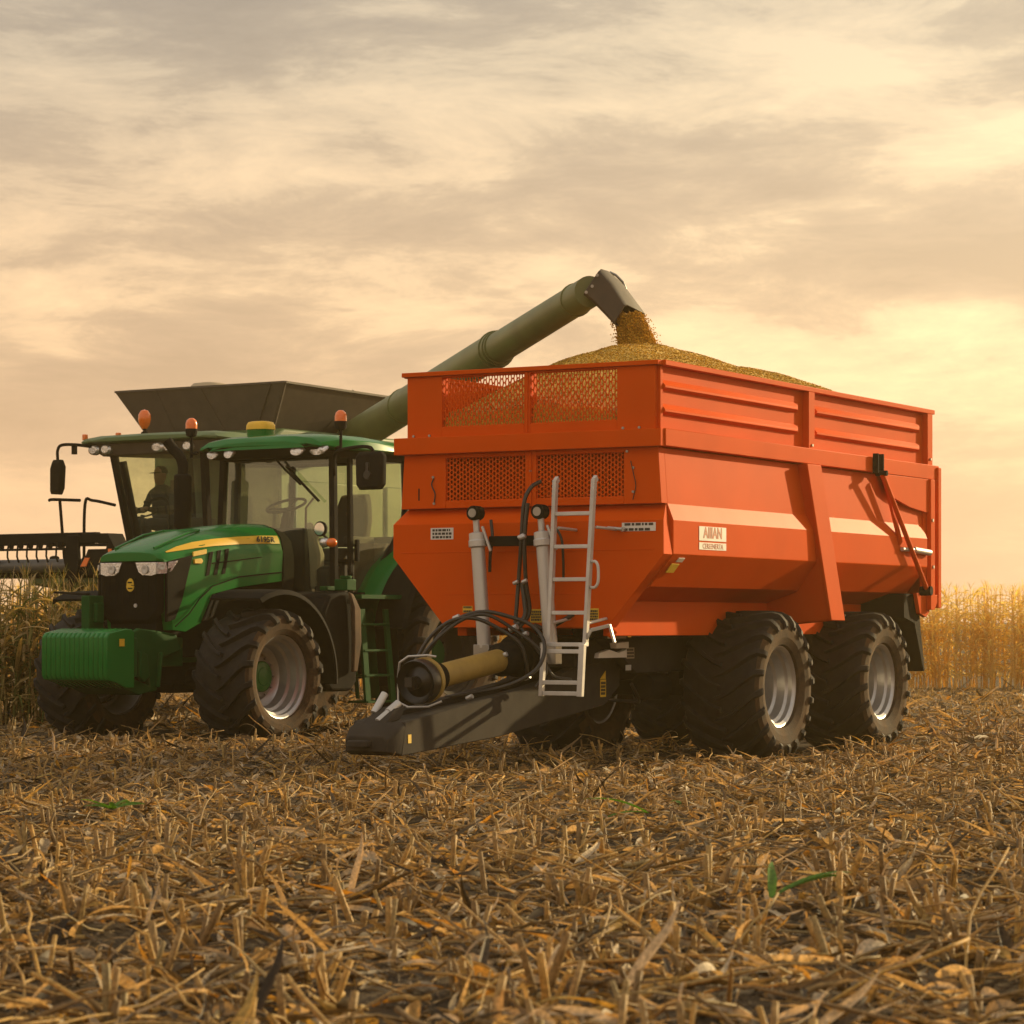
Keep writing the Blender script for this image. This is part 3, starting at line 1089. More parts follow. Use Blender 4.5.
# tailgate and rear frame
s = MB()
s.box(-1.34, 1.34, 6.46, 6.52, 1.50, 2.975)
for x0, x1 in ((-1.40, -1.26), (1.26, 1.40), (-.06, .06)):
    s.box(x0, x1, 6.522, 6.61, 1.46, 2.975)
s.box(-1.258, 1.258, 6.522, 6.60, 2.85, 2.97)
s.box(-1.258, 1.258, 6.522, 6.60, 1.46, 1.58)
s.build('tailgate', M['orange'], T, bevel=.006)
for sx in (-1, 1):
    s = MB()
    # vertical frame with an open slot, and the curved bracket below the rail
    s.prism([(6.22, 1.62), (6.22, 2.838), (6.40, 2.838), (6.40, 1.42), (6.30, 1.36), (6.12, 1.40), (6.02, 1.62)], 'x', sx * 1.30, sx * 1.345)
    s.box(min(sx * 1.347, sx * 1.40), max(sx * 1.347, sx * 1.40), 6.30, 6.42, 1.44, 2.838)
    s.prism([(6.42, 1.44), (6.50, 1.52), (6.50, 1.60), (6.42, 1.60)], 'x', sx * 1.33, sx * 1.395)
    s.prism([(4.92, 2.838), (5.02, 2.78), (5.12, 2.66), (5.30, 2.60), (5.75, 2.52), (6.22, 2.48), (6.298, 2.48), (6.298, 2.838)], 'x', sx * 1.348, sx * 1.373)
    s.build('rear_frame', M['orange'], T, bevel=.004)
# stay rod with its bracket
s = MB()
s.tube([(1.45, 4.80, 2.82), (1.45, 6.06, 1.64)], .026, 12)
s.build('stay_rod', M['orange'], T)
s = MB()
s.box(1.379, 1.44, 4.71, 4.735, 2.83, 3.03)
s.box(1.379, 1.44, 4.85, 4.875, 2.83, 3.03)
s.cyl((1.375, 4.81, 2.83), (1.50, 4.81, 2.83), .028)
s.cyl((1.375, 6.06, 1.64), (1.50, 6.06, 1.64), .05)
s.build_each('stay_bracket', M['black'], T, bevel=.004)
s = MB()
s.cyl((1.42, 5.42, 2.07), (1.42, 5.75, 2.07), .022)
s.cyl((1.42, 5.75, 2.07), (1.42, 6.20, 2.05), .034)
s.build('latch_cylinder', [M['steel']], T)
s = MB()
s.bar((1.40, 5.0, 2.79), (1.40, 5.42, 2.13), .03, .07)
s.build('latch_arm', M['orange'], T, bevel=.004)
# chassis and axles
s = MB()
for sx in (-1, 1):
    s.prism([(.62, 1.16), (6.3, 1.16), (6.3, .92), (1.45, .84), (1.25, .84)], 'x', sx * .33, sx * .45)
for y in (1.9, 3.9, 5.9):
    s.box(-.33, .33, y, y + .1, .90, 1.13)
s.build('chassis', M['frame_grey'], T, bevel=.006)
for y in (2.58, 5.13):
    s = MB()
    s.box(-.72, .72, y - .07, y + .07, .60, .74)
    for sx in (-1, 1):
        s.box(min(sx * .36, sx * .48), max(sx * .36, sx * .48), y - .50, y + .50, .741, .838)
        s.cyl((sx * .6, y + .15, .60), (sx * .40, y + .35, .83), .05)
    s.build('axle', M['black'], T, bevel=.006)
s = MB()
s.tube([(.42, 1.2, .74), (.42, 1.35, .60), (.30, 1.6, .56), (-.3, 1.7, .58)], .016)
s.build('brake_pipe', M['hose'], T)
s = MB()
s.cyl((.30, 1.65, .70), (.30, 2.05, .70), .13)
s.build('air_tank', M['black'], T, bevel=.02)
w0 = wheel(T, (.965, 2.58, .695), .725, .79, .365, .058, 20, .40, .072, -.10, 'rim_dark', hub_r=.12)
dup(w0, (.965, 5.13, .695), T)
dup(w0, (-.965, 2.58, .695), T, True)
dup(w0, (-.965, 5.13, .695), T, True)
for sx in (-1, 1):
    s = MB()
    s.prism([(5.80, 1.61), (6.10, 1.61), (6.24, 1.40), (6.40, .79), (6.37, .78), (6.10, 1.30), (5.80, 1.36)], 'x', sx * .70, sx * 1.29)
    s.build('mud_flap', M['black'], T)
s = MB()
s.cyl((1.20, 6.22, 1.42), (1.20, 6.22, 1.47), .03)
s.build('marker_lamp', M['white'], T)
# drawbar
s = MB()
s.prism([(-2.52, .225), (-2.46, .50), (-.13, .775), (.55, .93), (1.0, 1.05), (1.30, 1.05), (1.30, .72), (1.0, .545), (-.93, .325)], 'x', .14, .25)
s.prism([(-2.52, .225), (-2.46, .50), (-.13, .775), (.55, .93), (1.0, 1.05), (1.30, 1.05), (1.30, .72), (1.0, .545), (-.93, .325)], 'x', -.25, -.14)
s.prism([(-2.52, .225), (-2.46, .48), (-.13, .70), (.55, .80), (.55, .45), (-.93, .325)], 'x', -.138, .138)
s.prism([(.30, .90), (.30, 1.10), (.95, 1.22), (1.25, 1.19), (1.25, .98)], 'x', .30, .328)
s.box(-.30, .298, .40, .62, .90, 1.12)
s.build('drawbar', M['frame_grey'], T, bevel=.008)
s = MB()
top = [(-2.46, .25, .50, .225), (-2.54, .245, .47, .235), (-2.62, .22, .41, .25), (-2.66, .20, .385, .26)]
s.loft([[(-w, y, b), (w, y, b), (w, y, t - .03), (w - .04, y, t), (-w + .04, y, t), (-w, y, t - .03)] for y, w, t, b in top])
s.box(-.13, .05, -2.72, -2.655, .30, .352)
s.cyl((-.04, -2.72, .299), (-.04, -2.72, .353), .088, n=24)
s.loft([[(-.16, -2.52, .475), (.09, -2.52, .475), (.09, -2.28, .51), (-.16, -2.28, .51)], [(-.12, -2.30, .60), (.05, -2.30, .60), (.05, -2.12, .62), (-.12, -2.12, .62)]])
s.build('hitch', M['frame_grey'], T, bevel=.012, seg=3)
s = MB()
s.cyl((-.02, -2.46, .50), (.0, -2.33, .57), .026)
s.cyl((.0, -2.33, .57), (.02, -2.20, .64), .034)
s.cyl((-.13, -2.34, .56), (-.10, -2.22, .72), .032)
s.build_each('coupling_pin', M['steel'], T, bevel=.004)
# drive shaft
P0, P1 = Vector((0, -1.86, .81)), Vector((.03, -.02, 1.04))
d = (P1 - P0).normalized()
s = MB()
s.lathe([(.30, .095), (.34, .102), (1.30, .102), (1.34, .095)], P0, d, 28, 0, True)
sh = s.build('shaft_guard', M['olive'], T)
s = MB()
s.lathe([(.0, .130), (-.03, .176), (-.045, .182), (-.03, .187), (.04, .190), (.075, .184)], P0, d, 36)
s.lathe([(-.02, .0005), (-.03, .05), (.01, .105), (.02, .14), (.0, .176)], P0, d, 36)
s.cyl(P0 - d * .10, P0 + d * .02, .055, n=20)
s.box(-.035, .035, -2.02, -1.90, .77, .85)
s.build('shaft_bell', M['black_gloss'], T)
s = MB()
s.lathe([(.075, .184), (.078, .194), (.125, .192), (.135, .17), (.20, .11)], P0, d, 36)
s.build('shaft_cone', M['olive'], T)
s = MB()
s.lathe([(.17, .115)] + [(.19 + .022 * k, .125 if k % 2 else .105) for k in range(7)] + [(.335, .10)], P0, d, 28)
s.lathe([(1.30, .104)] + [(1.32 + .03 * k, .15 if k % 2 else .118) for k in range(9)] + [(1.60, .19), (1.70, .20), (1.80, .20)], P0, d, 28, 0, True)
s.build_each('shaft_bellows', M['black'], T)
s = MB()
s.tube([P0 + Vector((-.21, .02, .05)), P0 + Vector((-.17, -.02, .16)), P0 + Vector((-.08, -.03, .212)), P0 + Vector((.05, .06, .222)), P0 + Vector((.10, .12, .21))], .010)
s.tube([P0 + Vector((-.21, .02, .05)), P0 + Vector((-.21, .02, -.17)), P0 + Vector((-.10, 0, -.212)), P0 + Vector((.10, 0, -.205)), P0 + Vector((.20, .05, -.16))], .010)
s.build('bell_guard', M['steel'], T)
# white jacks on the front wall
for (xt, xb, zb) in ((-.365, -.275, 1.08), (.295, .40, 1.10)):
    s = MB()
    top, bot = Vector((xt, -.30, 2.28)), Vector((xb, -.30, zb))
    d = (bot - top).normalized()
    s.cyl(top + d * .04, top + d * .22, .030)
    s.cyl(top + d * .28, top + d * (bot - top).length, .062, n=20)
    s.lathe([(.17, .04), (.18, .072), (.24, .075), (.245, .082), (.30, .082), (.31, .064)], top, d, 20)
    s.bar(top + d * .12 + Vector((.06, 0, 0)), top + d * .34 + Vector((.13, 0, 0)), .022, .022)
    j = s.build('jack', M['steel'], T, bevel=.003)
    s = MB()
    s.cyl(top + Vector((0, -.06, 0)), top + Vector((0, .06, 0)), .066, n=20)
    s.build('jack_pivot', [M['black']], j, bevel=.01)
    s = MB()
    s.cyl(top + Vector((0, -.065, 0)), top + Vector((0, -.059, 0)), .040, n=16)
    s.build('pivot_cap', M['bolt'], j)
    s = MB()
    s.box(xb - .08, xb + .08, -.36, -.24, zb - .16, zb + .03)
    s.build('jack_foot', M['bolt'], j, bevel=.006)
s = MB()
s.box(-.27, .23, -.235, -.17, 1.985, 2.075)
s.build('jack_crossbar', M['black'], T, bevel=.006)
# hoses


def smooth_path(pts, n=6):
    P = [Vector(p) for p in pts]
    P = [P[0] * 2 - P[1]] + P + [P[-1] * 2 - P[-2]]
    out = []
    for i in range(1, len(P) - 2):
        for k in range(n):
            t = k / n
            a, b, c, e = P[i - 1], P[i], P[i + 1], P[i + 2]
            out.append(.5 * ((2 * b) + (c - a) * t + (2 * a - 5 * b + 4 * c - e) * t * t + (3 * b - a - 3 * c + e) * t ** 3))
    out.append(P[-2])
    return out


def hose(pts, r):
    s = MB()
    s.tube(smooth_path(pts), r, 10)
    return s.build('hose', M['hose'], T)


hose([(.17, -.07, 2.56), (.12, -.16, 2.50), (.085, -.22, 2.36), (.07, -.24, 2.04), (.03, -.22, 1.68), (.02, -.26, 1.30)], .019)
hose([(.145, -.26, 2.36), (.125, -.28, 2.04), (.12, -.25, 1.68), (.14, -.22, 1.40), (.08, -.30, 1.26)], .019)
hose([(.07, -.23, 1.66), (.10, -.24, 1.50), (.115, -.26, 1.36), (.05, -.34, 1.26)], .022)
hose([(-.60, -.95, .78), (-.56, -.85, 1.00), (-.44, -.75, 1.22), (-.28, -.7, 1.35), (-.08, -.62, 1.40), (.15, -.55, 1.35), (.32, -.5, 1.28), (.45, -.52, 1.15), (.49, -.6, 1.0), (.44, -.7, .87), (.27, -.85, .76), (.02, -.98, .70), (-.20, -1.1, .66)], .018)
hose([(-.66, -1.0, .76), (-.60, -.92, .98), (-.50, -.85, 1.18), (-.33, -.78, 1.32), (-.14, -.68, 1.34), (.06, -.58, 1.24), (.20, -.50, 1.12), (.24, -.46, .96), (.22, -.40, .80)], .018)
hose([(-.58, -1.05, .74), (-.54, -.97, .96), (-.44, -.88, 1.14), (-.24, -.74, 1.33), (-.05, -.62, 1.37), (.18, -.5, 1.22), (.36, -.42, 1.06), (.42, -.42, .88), (.36, -.5, .74)], .016)
hose([(.14, -.12, 1.28), (.29, -.18, 1.25), (.42, -.16, 1.31), (.52, -.10, 1.38)], .020)
hose([(-.30, -.14, 2.22), (-.25, -.20, 2.06), (-.26, -.22, 1.92), (-.29, -.18, 1.76)], .015)
hose([(.36, -.20, 2.18), (.46, -.22, 2.05), (.47, -.2, 1.86), (.45, -.16, 1.70)], .012)
hose([(.10, -.30, 1.25), (.34, -.36, 1.02), (.44, -.34, .84), (.55, -.2, .80)], .018)
s = MB()
for c, e in (((.10, -.29, 2.065), .03), ((.125, -.31, 2.06), .026), ((.03, -.27, 1.66), .024), ((.125, -.28, 1.67), .024), ((.06, -.36, 1.255), .038), ((.16, -.34, 1.20), .032), ((.10, -.60, 1.02), .03), ((.40, -.72, .83), .028), ((.0, -1.02, .66), .03), ((-.30, -.74, 1.35), .03)):
    s.cyl((c[0] - e, c[1], c[2] - e * .4), (c[0] + e, c[1], c[2] + e * .4), e * .75, n=10)
s.build_each('hose_clip', M['steel'], T, bevel=.004)
# ladder
s = MB()
for a, b in (((.525, -.44, 2.545), (.465, -.44, 1.12)), ((.905, -.44, 2.545), (.82, -.44, 1.12))):
    s.bar(a, b, .034, .055)
    s.bar((a[0], -.44, 2.53), (a[0], -.40, 2.56), .034, .05)
for z in (2.25, 1.965, 1.68, 1.39):
    t = (2.545 - z) / 1.425
    s.bar((.525 - .06 * t + .017, -.44, z), (.905 - .085 * t - .017, -.44, z), .04, .034, (0, 1, 0))
s.bar((.45, -.45, 1.115), (.84, -.45, 1.115), .07, .034, (0, 1, 0))
for a, b in (((.905, -.40, 2.13), (.93, -.07, 2.12)), ((.53, -.40, 2.13), (.53, -.07, 2.12)), ((.47, -.40, 1.30), (.47, -.07, 1.34)), ((.83, -.40, 1.30), (.83, -.07, 1.34))):
    s.tube([a, b], .014, 8)
lad = s.build('ladder', M['galv'], T, bevel=.004)
s = MB()
s.bar((.445, -.50, 1.12), (.415, -.50, .665), .036, .05)
s.bar((.825, -.50, 1.12), (.80, -.50, .665), .05, .05)
for z in (1.055, .785, .690):
    s.bar((.44, -.50, z), (.80, -.50, z), .045, .036, (0, 1, 0))
s.build('ladder_step', M['galv'], lad, bevel=.004)
s = MB()
s.tube(smooth_path([(.875, -.44, 1.83), (.93, -.46, 1.83), (.955, -.46, 1.78), (.955, -.46, 1.66), (.925, -.46, 1.61), (.87, -.44, 1.61)]), .013, 8)
s.build('ladder_handle', M['galv'], lad)
s = MB()
s.bar((.875, -.44, 1.24), (.81, -.44, 1.13), .025, .02)
s.bar((.875, -.44, 1.24), (.96, -.26, 1.28), .02, .03)
s.bar((.96, -.26, 1.29), (1.0, -.24, 1.13), .02, .03)
s.build('ladder_hinge', M['steel'], lad, bevel=.003)
s = MB()
s.cyl((.86, -.10, 2.135), (1.0, -.10, 2.12), .014)
s.cyl((1.0, -.10, 2.12), (1.0, -.06, 2.12), .020)
s.build('ladder_hook', M['steel'], T)
# folded white bracket on the chassis shoulder
s = MB()
s.prism([(.40, .985), (.42, 1.03), (.62, 1.06), (.80, 1.03), (.96, 1.06), (.96, .985)], 'x', .455, .50)
s.prism([(.72, 1.07), (.70, 1.12), (.96, 1.13), (.96, 1.07)], 'x', .455, .52)
s.prism([(.66, 1.16), (.66, 1.195), (.95, 1.205), (.95, 1.16)], 'x', .455, .50)
s.build('document_holder', M['white'], T, bevel=.004)


def sticker(x, y, z, w, h, n, m='sticker', name='warning_sticker', lines=3):
    """n: 'f' on the front wall (faces -y), 's' on the side (faces +x); x, y, z is its centre."""
    s = MB()
    if n == 'f':
        s.box(x - w / 2, x + w / 2, y - .003, y, z - h / 2, z + h / 2)
    else:
        s.box(x, x + .003, y - w / 2, y + w / 2, z - h / 2, z + h / 2)
    o = s.build(name, M[m], T)
    if lines:
        s = MB()
        rr = random.Random(int(1000 * (x + y + z)))
        for k in range(lines):
            zz = z + h * (.30 - .60 * k / max(1, lines - 1)) if lines > 1 else z
            u = -w * .42
            while u < w * .36:
                l = rr.uniform(.05, .18) * w
                e = min(u + l, w * .43)
                hh = h * .30 / lines
                if n == 'f':
                    s.box(x + u, x + e, y - .0045, y - .0028, zz - hh, zz + hh)
                else:
                    s.box(x + .0028, x + .0045, y + u, y + e, zz - hh, zz + hh)
                u = e + w * .035
        s.build('print', M['ink'], o)
    return o


sticker(-.86, -.061, 2.112, .24, .105, 'f', 'white', 'white_label', 3)
sticker(1.145, -.061, 2.14, .33, .075, 'f', 'white', 'white_label', 2)
sticker(-.59, -.061, 1.425, .10, .06, 'f', lines=2)
sticker(.12, -.061, 1.365, .12, .12, 'f', lines=4)
sticker(.70, -.061, 1.37, .10, .12, 'f', lines=4)
sticker(.451, 1.117, 1.024, .16, .10, 's', 'tan', 'warning_sticker', 3)
sticker(.451, 1.08, .89, .11, .05, 's', 'steel', 'warning_sticker', 0)
sticker(.251, .96, .70, .11, .16, 's', lines=4)
s = MB()
s.prism([(.90, .785), (1.01, .785), (1.01, .86)], 'x', .251, .254)
s.build('warning_sticker', M['sticker'], T)
sticker(.251, -2.40, .36, .05, .07, 's', lines=0)
# small plate on the sloping lower side near the front corner
s = MB()
s.plate([(1.275, .20, 1.745), (1.275, .35, 1.745), (1.335, .35, 1.82), (1.335, .20, 1.82)], .006)
s.build('warning_sticker', M['sticker'], T)
s = MB()
s.plate([(1.345, .26, 1.838), (1.345, .38, 1.838), (1.375, .38, 1.872), (1.375, .26, 1.872)], .006)
s.build('white_label', M['white'], T)
# the lettered board on the side
s = MB()
s.box(1.391, 1.394, .63, 1.19, 2.035, 2.163)
s.box(1.391, 1.394, .63, 1.19, 1.955, 2.020)
lb = s.build('name_label', M['white'], T)
text('lettering', 'AIIIAN', .135, M['rust_ink'], lb, (1.395, .91, 2.103), (R(90), 0, R(90)), 1.0, .001, .004)
text('lettering', 'CEREENERTA', .068, M['rust_ink'], lb, (1.395, .91, 1.985), (R(90), 0, R(90)), 1.05, .001)
# bolts
s = MB()
for x, z in ((-1.20, 3.01), (-1.03, 3.01), (.96, 3.01), (1.12, 3.01), (1.0, 2.805), (1.06, 2.66), (1.06, 2.45), (-.99, 2.63), (-.98, 2.39), (.03, 2.66)):
    s.cyl((x, -.012, z), (x, .002, z), .012, n=8)
for y, z in ((3.24, 3.03), (6.42, 3.06)):
    s.cyl((1.34, y, z), (1.358, y, z), .014, n=8)
for y, z in ((6.28, 1.66), (6.34, 2.40), (6.36, 1.9)):
    s.cyl((1.398, y, z), (1.412, y, z), .018, n=8)
s.build_each('bolt', M['bolt'], T)
s = MB()
for x0, z0, z1 in ((-1.15, 2.42, 2.53),):
    s.box(x0, x0 + .012, -.004, .001, z0, z1)
s.build('slot', M['black'], T)
s = MB()
s.tube(smooth_path([(-.98, -.012, 2.62), (-1.0, -.014, 2.56), (-.965, -.014, 2.48), (-.975, -.012, 2.40)]), .006, 6)
s.tube(smooth_path([(1.04, -.012, 2.72), (1.07, -.014, 2.60), (1.09, -.014, 2.50), (1.06, -.012, 2.38)]), .004, 6)
s.build_each('cable', M['hose'], T)
# tow ring at the hopper corner
s = MB()
s.tube([(.80, .02, 1.20), (.86, 0, 1.17), (.88, 0, 1.22), (.83, 0, 1.26)], .018, 8)
s.build_each('tie_ring', M['orange'], T)

# ------------------------------------------------------------------ grain in the trailer and falling into it
rs = np.random.default_rng(3)
RY = [0.0, .4, .8, 1.2, 1.7, 2.2, 2.8, 3.3, 3.8, 4.15, 4.35, 4.8, 5.2, 5.6, 6.0, 6.45]
RZ = [3.22, 3.42, 3.62, 3.76, 3.89, 3.985, 4.05, 4.05, 4.00, 3.94, 3.925, 3.985, 3.965, 3.89, 3.74, 3.48]


def heap_z(x, y):
    zr = np.interp(y, RY, RZ)
    xr = np.interp(y, [0, 2, 3, 6.5], [0, -.2, -.3, .0])
    dd = np.abs(x - xr)
    z = zr - .40 * (np.sqrt(dd * dd + .09) - .3) * np.clip(y / 1.2 + .25, 0, 1)
    return z + .010 * np.sin(7 * x + 3 * y) * np.sin(5 * y - 2 * x) + .006 * np.sin(15 * x - 11 * y) + .008 * np.sin(3.2 * y + 4 * x)


hx = np.linspace(-1.238, 1.238, 90)
hy = np.linspace(.05, 6.46, 220)
XX, YY = np.meshgrid(hx, hy)
HV = np.stack([XX, YY, heap_z(XX, YY)], -1).reshape(-1, 3)
ii = np.arange(89)[None] + (np.arange(219) * 90)[:, None]
HF = np.stack([ii, ii + 1, ii + 91, ii + 90], -1).reshape(-1, 4)
# solid: add a skirt and base
bV, bF = [], []
border = [(i, 0) for i in range(90)] + [(89, j) for j in range(1, 220)] + [(i, 219) for i in range(88, -1, -1)] + [(0, j) for j in range(218, 0, -1)]
n0 = len(HV)
bV = np.array([(hx[i], hy[j], 2.86) for i, j in border])
bF = np.array([(border[k][1] * 90 + border[k][0], n0 + k, n0 + (k + 1) % len(border), border[(k + 1) % len(border)][1] * 90 + border[(k + 1) % len(border)][0]) for k in range(len(border))])
ocV = np.array([(1, 0, 0), (0, .7, 0), (-1, 0, 0), (0, -.7, 0), (0, 0, .6), (0, 0, -.6)]) * .0075
ocF = np.array([(0, 1, 4, 4), (1, 2, 4, 4), (2, 3, 4, 4), (3, 0, 4, 4)])
n = 42000
px, py = rs.uniform(-1.23, 1.23, n), rs.uniform(.06, 6.44, n)


def grains(P, sc):
    n = len(P)
    k = np.array([(1, 0, 0), (.2, .75, 0), (-1, 0, 0), (-.2, -.75, 0), (.6, 0, .6), (-.6, 0, .6), (.6, 0, -.5), (-.6, 0, -.5)]) * .0075
    f = np.array([(0, 1, 5, 4), (1, 2, 5, 5), (3, 0, 4, 4), (2, 3, 4, 5), (0, 1, 7, 6), (2, 3, 6, 7)])
    f = np.array([(0, 1, 5, 4), (2, 3, 4, 5), (0, 3, 7, 6), (2, 1, 6, 7)])
    return scatter([(k, f, np.zeros(4, int))], P, rs.uniform(0, 6.28, n), rs.normal(0, .6, n), rs.normal(0, .6, n), sc, np.zeros(n, int))


GV2, GF2, gm = grains(np.stack([px, py, heap_z(px, py) + .002], -1), rs.uniform(.8, 1.5, n))
V = np.concatenate([HV, bV, GV2])
F = np.concatenate([HF, bF, GF2 + n0 + len(bV)])
o = np_mesh('grain_heap', V, F, [M['grain'], M['kernel']], np.concatenate([np.zeros(len(HF) + len(bF)), np.ones(len(GF2))]))
o.location = T.location
o.rotation_euler = T.rotation_euler
tag(o, 'golden maize grain heaped above the rails of the orange trailer', 'grain', 'stuff')

# falling stream: a solid core wrapped in loose kernels, from the spout mouth to the heap
SX, SY = 1.135, 27.1
SP = [(0.03, 4.39), (.045, 4.34), (.075, 4.26), (.105, 4.17), (.14, 4.04)]      # (drift right, height) of the centre line
SW = [.125, .14, .155, .170, .20]
s = MB()
rings = []
for k in range(13):
    t = k / 12 * 4
    i = min(int(t), 3)
    f = t - i
    dx = SP[i][0] * (1 - f) + SP[i + 1][0] * f
    zz = SP[i][1] * (1 - f) + SP[i + 1][1] * f
    w = (SW[i] * (1 - f) + SW[i + 1] * f) * .93
    rings.append([(SX + dx + math.cos(a) * w * (1 + .05 * math.sin(3 * a + k)), SY + math.sin(a) * w * .8 * (1 + .05 * math.sin(5 * a - k)), zz + .02 * math.cos(a)) for a in [2 * math.pi * q / 28 for q in range(28)]])
s.loft(rings)
core = s.build('grain_stream', [M['grain'], M['kernel']], None)
n = 9000
t = rs.uniform(0, 1, n)
cz = np.interp(t, np.linspace(0, 1, 5), [p[1] for p in SP])
cx = np.interp(t, np.linspace(0, 1, 5), [p[0] for p in SP])
wr = np.interp(t, np.linspace(0, 1, 5), SW) * np.where(rs.uniform(size=n) < .93, np.sqrt(rs.uniform(.72, 1.14, n)), 1.05 + np.abs(rs.normal(0, .22, n)))
an = rs.uniform(0, 6.28, n)
V, F, mi = grains(np.stack([SX + cx + wr * np.cos(an), SY + wr * .8 * np.sin(an), cz + rs.normal(0, .015, n)], -1), rs.uniform(.9, 1.6, n))
me = core.data
V0 = np.array([v.co for v in me.vertices])
F0 = [tuple(p.vertices) for p in me.polygons]
bm = bpy.data.meshes.new('grain_stream')
bm.from_pydata(np.concatenate([V0, V]).tolist(), [], F0 + (F + len(V0)).tolist())
bm.materials.append(M['grain'])
bm.materials.append(M['kernel'])
bm.polygons.foreach_set('material_index', [0] * len(F0) + [1] * len(F))
core.data = bm
tag(core, 'stream of golden grain pouring from the dark spout onto the heap', 'grain', 'stuff')

# ------------------------------------------------------------------ green tractor
K = empty('tractor', (-3.78, 30.33, 0), R(-33))
tag(K, 'green tractor with yellow stripe and ribbed front weight, parked beside the orange trailer', 'tractor')
# bonnet: sections along y
SEC = [  # y, half width at shoulder, top z, shoulder drop, bottom z
    (-.80, .40, 2.075, .03, 1.975), (-.74, .455, 2.11, .06, 1.97), (-.60, .475, 2.165, .11, 1.22), (-.40, .485, 2.235, .13, 1.20), (-.15, .495, 2.30, .14, 1.30),
    (.05, .50, 2.34, .14, 1.62), (.5, .505, 2.40, .15, 1.70), (.9, .505, 2.435, .15, 1.74), (1.30, .505, 2.45, .16, 1.78)]


def sec(y, w, tz, dr, bz):
    h = [(0, tz), (w * .45, tz - dr * .10), (w * .75, tz - dr * .42), (w * .93, tz - dr * 1.05), (w * 1.0, tz - dr * 1.9), (w * 1.02, (tz + bz) / 2 if bz < tz - .4 else bz + .03), (w * .99, bz)]
    return [(x, y, z) for x, z in h] + [(-x, y, z) for x, z in h[:0:-1]]


s = MB()
s.loft([sec(*q) for q in SEC])
hood = s.build('hood', M['green'], K, bevel=.006, smooth=42)
# raised lines on the bonnet top
s = MB()
for pts in ([(-.28, -.70, 2.122), (-.30, -.2, 2.285), (-.26, .1, 2.34)], [(.28, -.70, 2.122), (.30, -.2, 2.285), (.26, .1, 2.34)], [(-.26, .1, 2.34), (.26, .1, 2.34)]):
    s.tube(pts, .014, 6)
s.build_each('hood_crease', M['green'], hood)
# black nose
s = MB()
for sx in (-1, 1):
    s.prism([(-.73, 1.965), (-.30, 2.045), (-.37, 1.86), (-.48, 1.55), (-.60, 1.34), (-.73, 1.31)], 'x', sx * .462, sx * .502)
s.loft([[(-.455, -.735, 1.968), (.455, -.735, 1.968), (.455, -.735, 1.42), (.30, -.735, 1.29), (-.30, -.735, 1.29), (-.455, -.735, 1.42)],
        [(-.40, -.785, 1.966), (.40, -.785, 1.966), (.40, -.785, 1.46), (.26, -.785, 1.33), (-.26, -.785, 1.33), (-.40, -.785, 1.46)]])
s.box(.05, .22, -.792, -.786, 1.545, 1.56)
gr = s.build('grille', M['nose_black'], K, bevel=.01)
s = MB()
s.cyl((.10, -.79, 1.49), (.10, -.80, 1.49), .022)
s.build('sensor', M['steel'], gr)
s = MB()
for k in range(9):
    x = -.36 + k * .09
    s.box(x, x + .006, -.791, -.786, 1.50, 1.80)
s.build_each('grille_bar', M['black'], gr)
for sx in (-1, 1):
    s = MB()
    f = lambda pts: [(sx * a, b, c) for a, b, c in pts]
    s.plate(f([(.10, -.792, 1.962), (.40, -.792, 1.962), (.40, -.792, 1.835), (.33, -.792, 1.815), (.20, -.792, 1.82), (.14, -.792, 1.86)]), .012)
    s.plate(f([(.403, -.787, 1.962), (.508, -.70, 1.965), (.508, -.56, 1.985), (.505, -.66, 1.87), (.49, -.74, 1.84), (.403, -.787, 1.835)]), .012)
    hl = s.build('headlight', M['lamp'], K, bevel=.003)
    s = MB()
    s.lathe([(0, .045), (.012, .05), (.014, .03), (.006, .001)], (sx * .24, -.80, 1.885), (0, -1, 0), 20)
    s.lathe([(0, .03), (.010, .034), (.012, .02), (.005, .001)], (sx * .455, -.765, 1.91), (sx * .6, -.8, 0), 20)
    s.build_each('bulb_ring', M['steel'], hl)
# badge: a two-lobed yellow emblem
s = MB()
s.loft([[(.02 + .058 * math.cos(a) * r * (1.0 if math.sin(a) < 0 else .9), -.787 - d, 1.715 + .075 * math.sin(a) * r) for a in [2 * math.pi * k / 24 for k in range(24)]] for d, r in ((0, 1), (.008, .95))])
bd = s.build('badge', M['sticker'], K)
s = MB()
s.box(-.012, .05, -.7985, -.795, 1.735, 1.752)
s.box(-.010, .055, -.7985, -.795, 1.672, 1.686)
s.box(.04, .085, -.7985, -.795, 1.708, 1.716)
s.build_each('print', M['black'], bd)
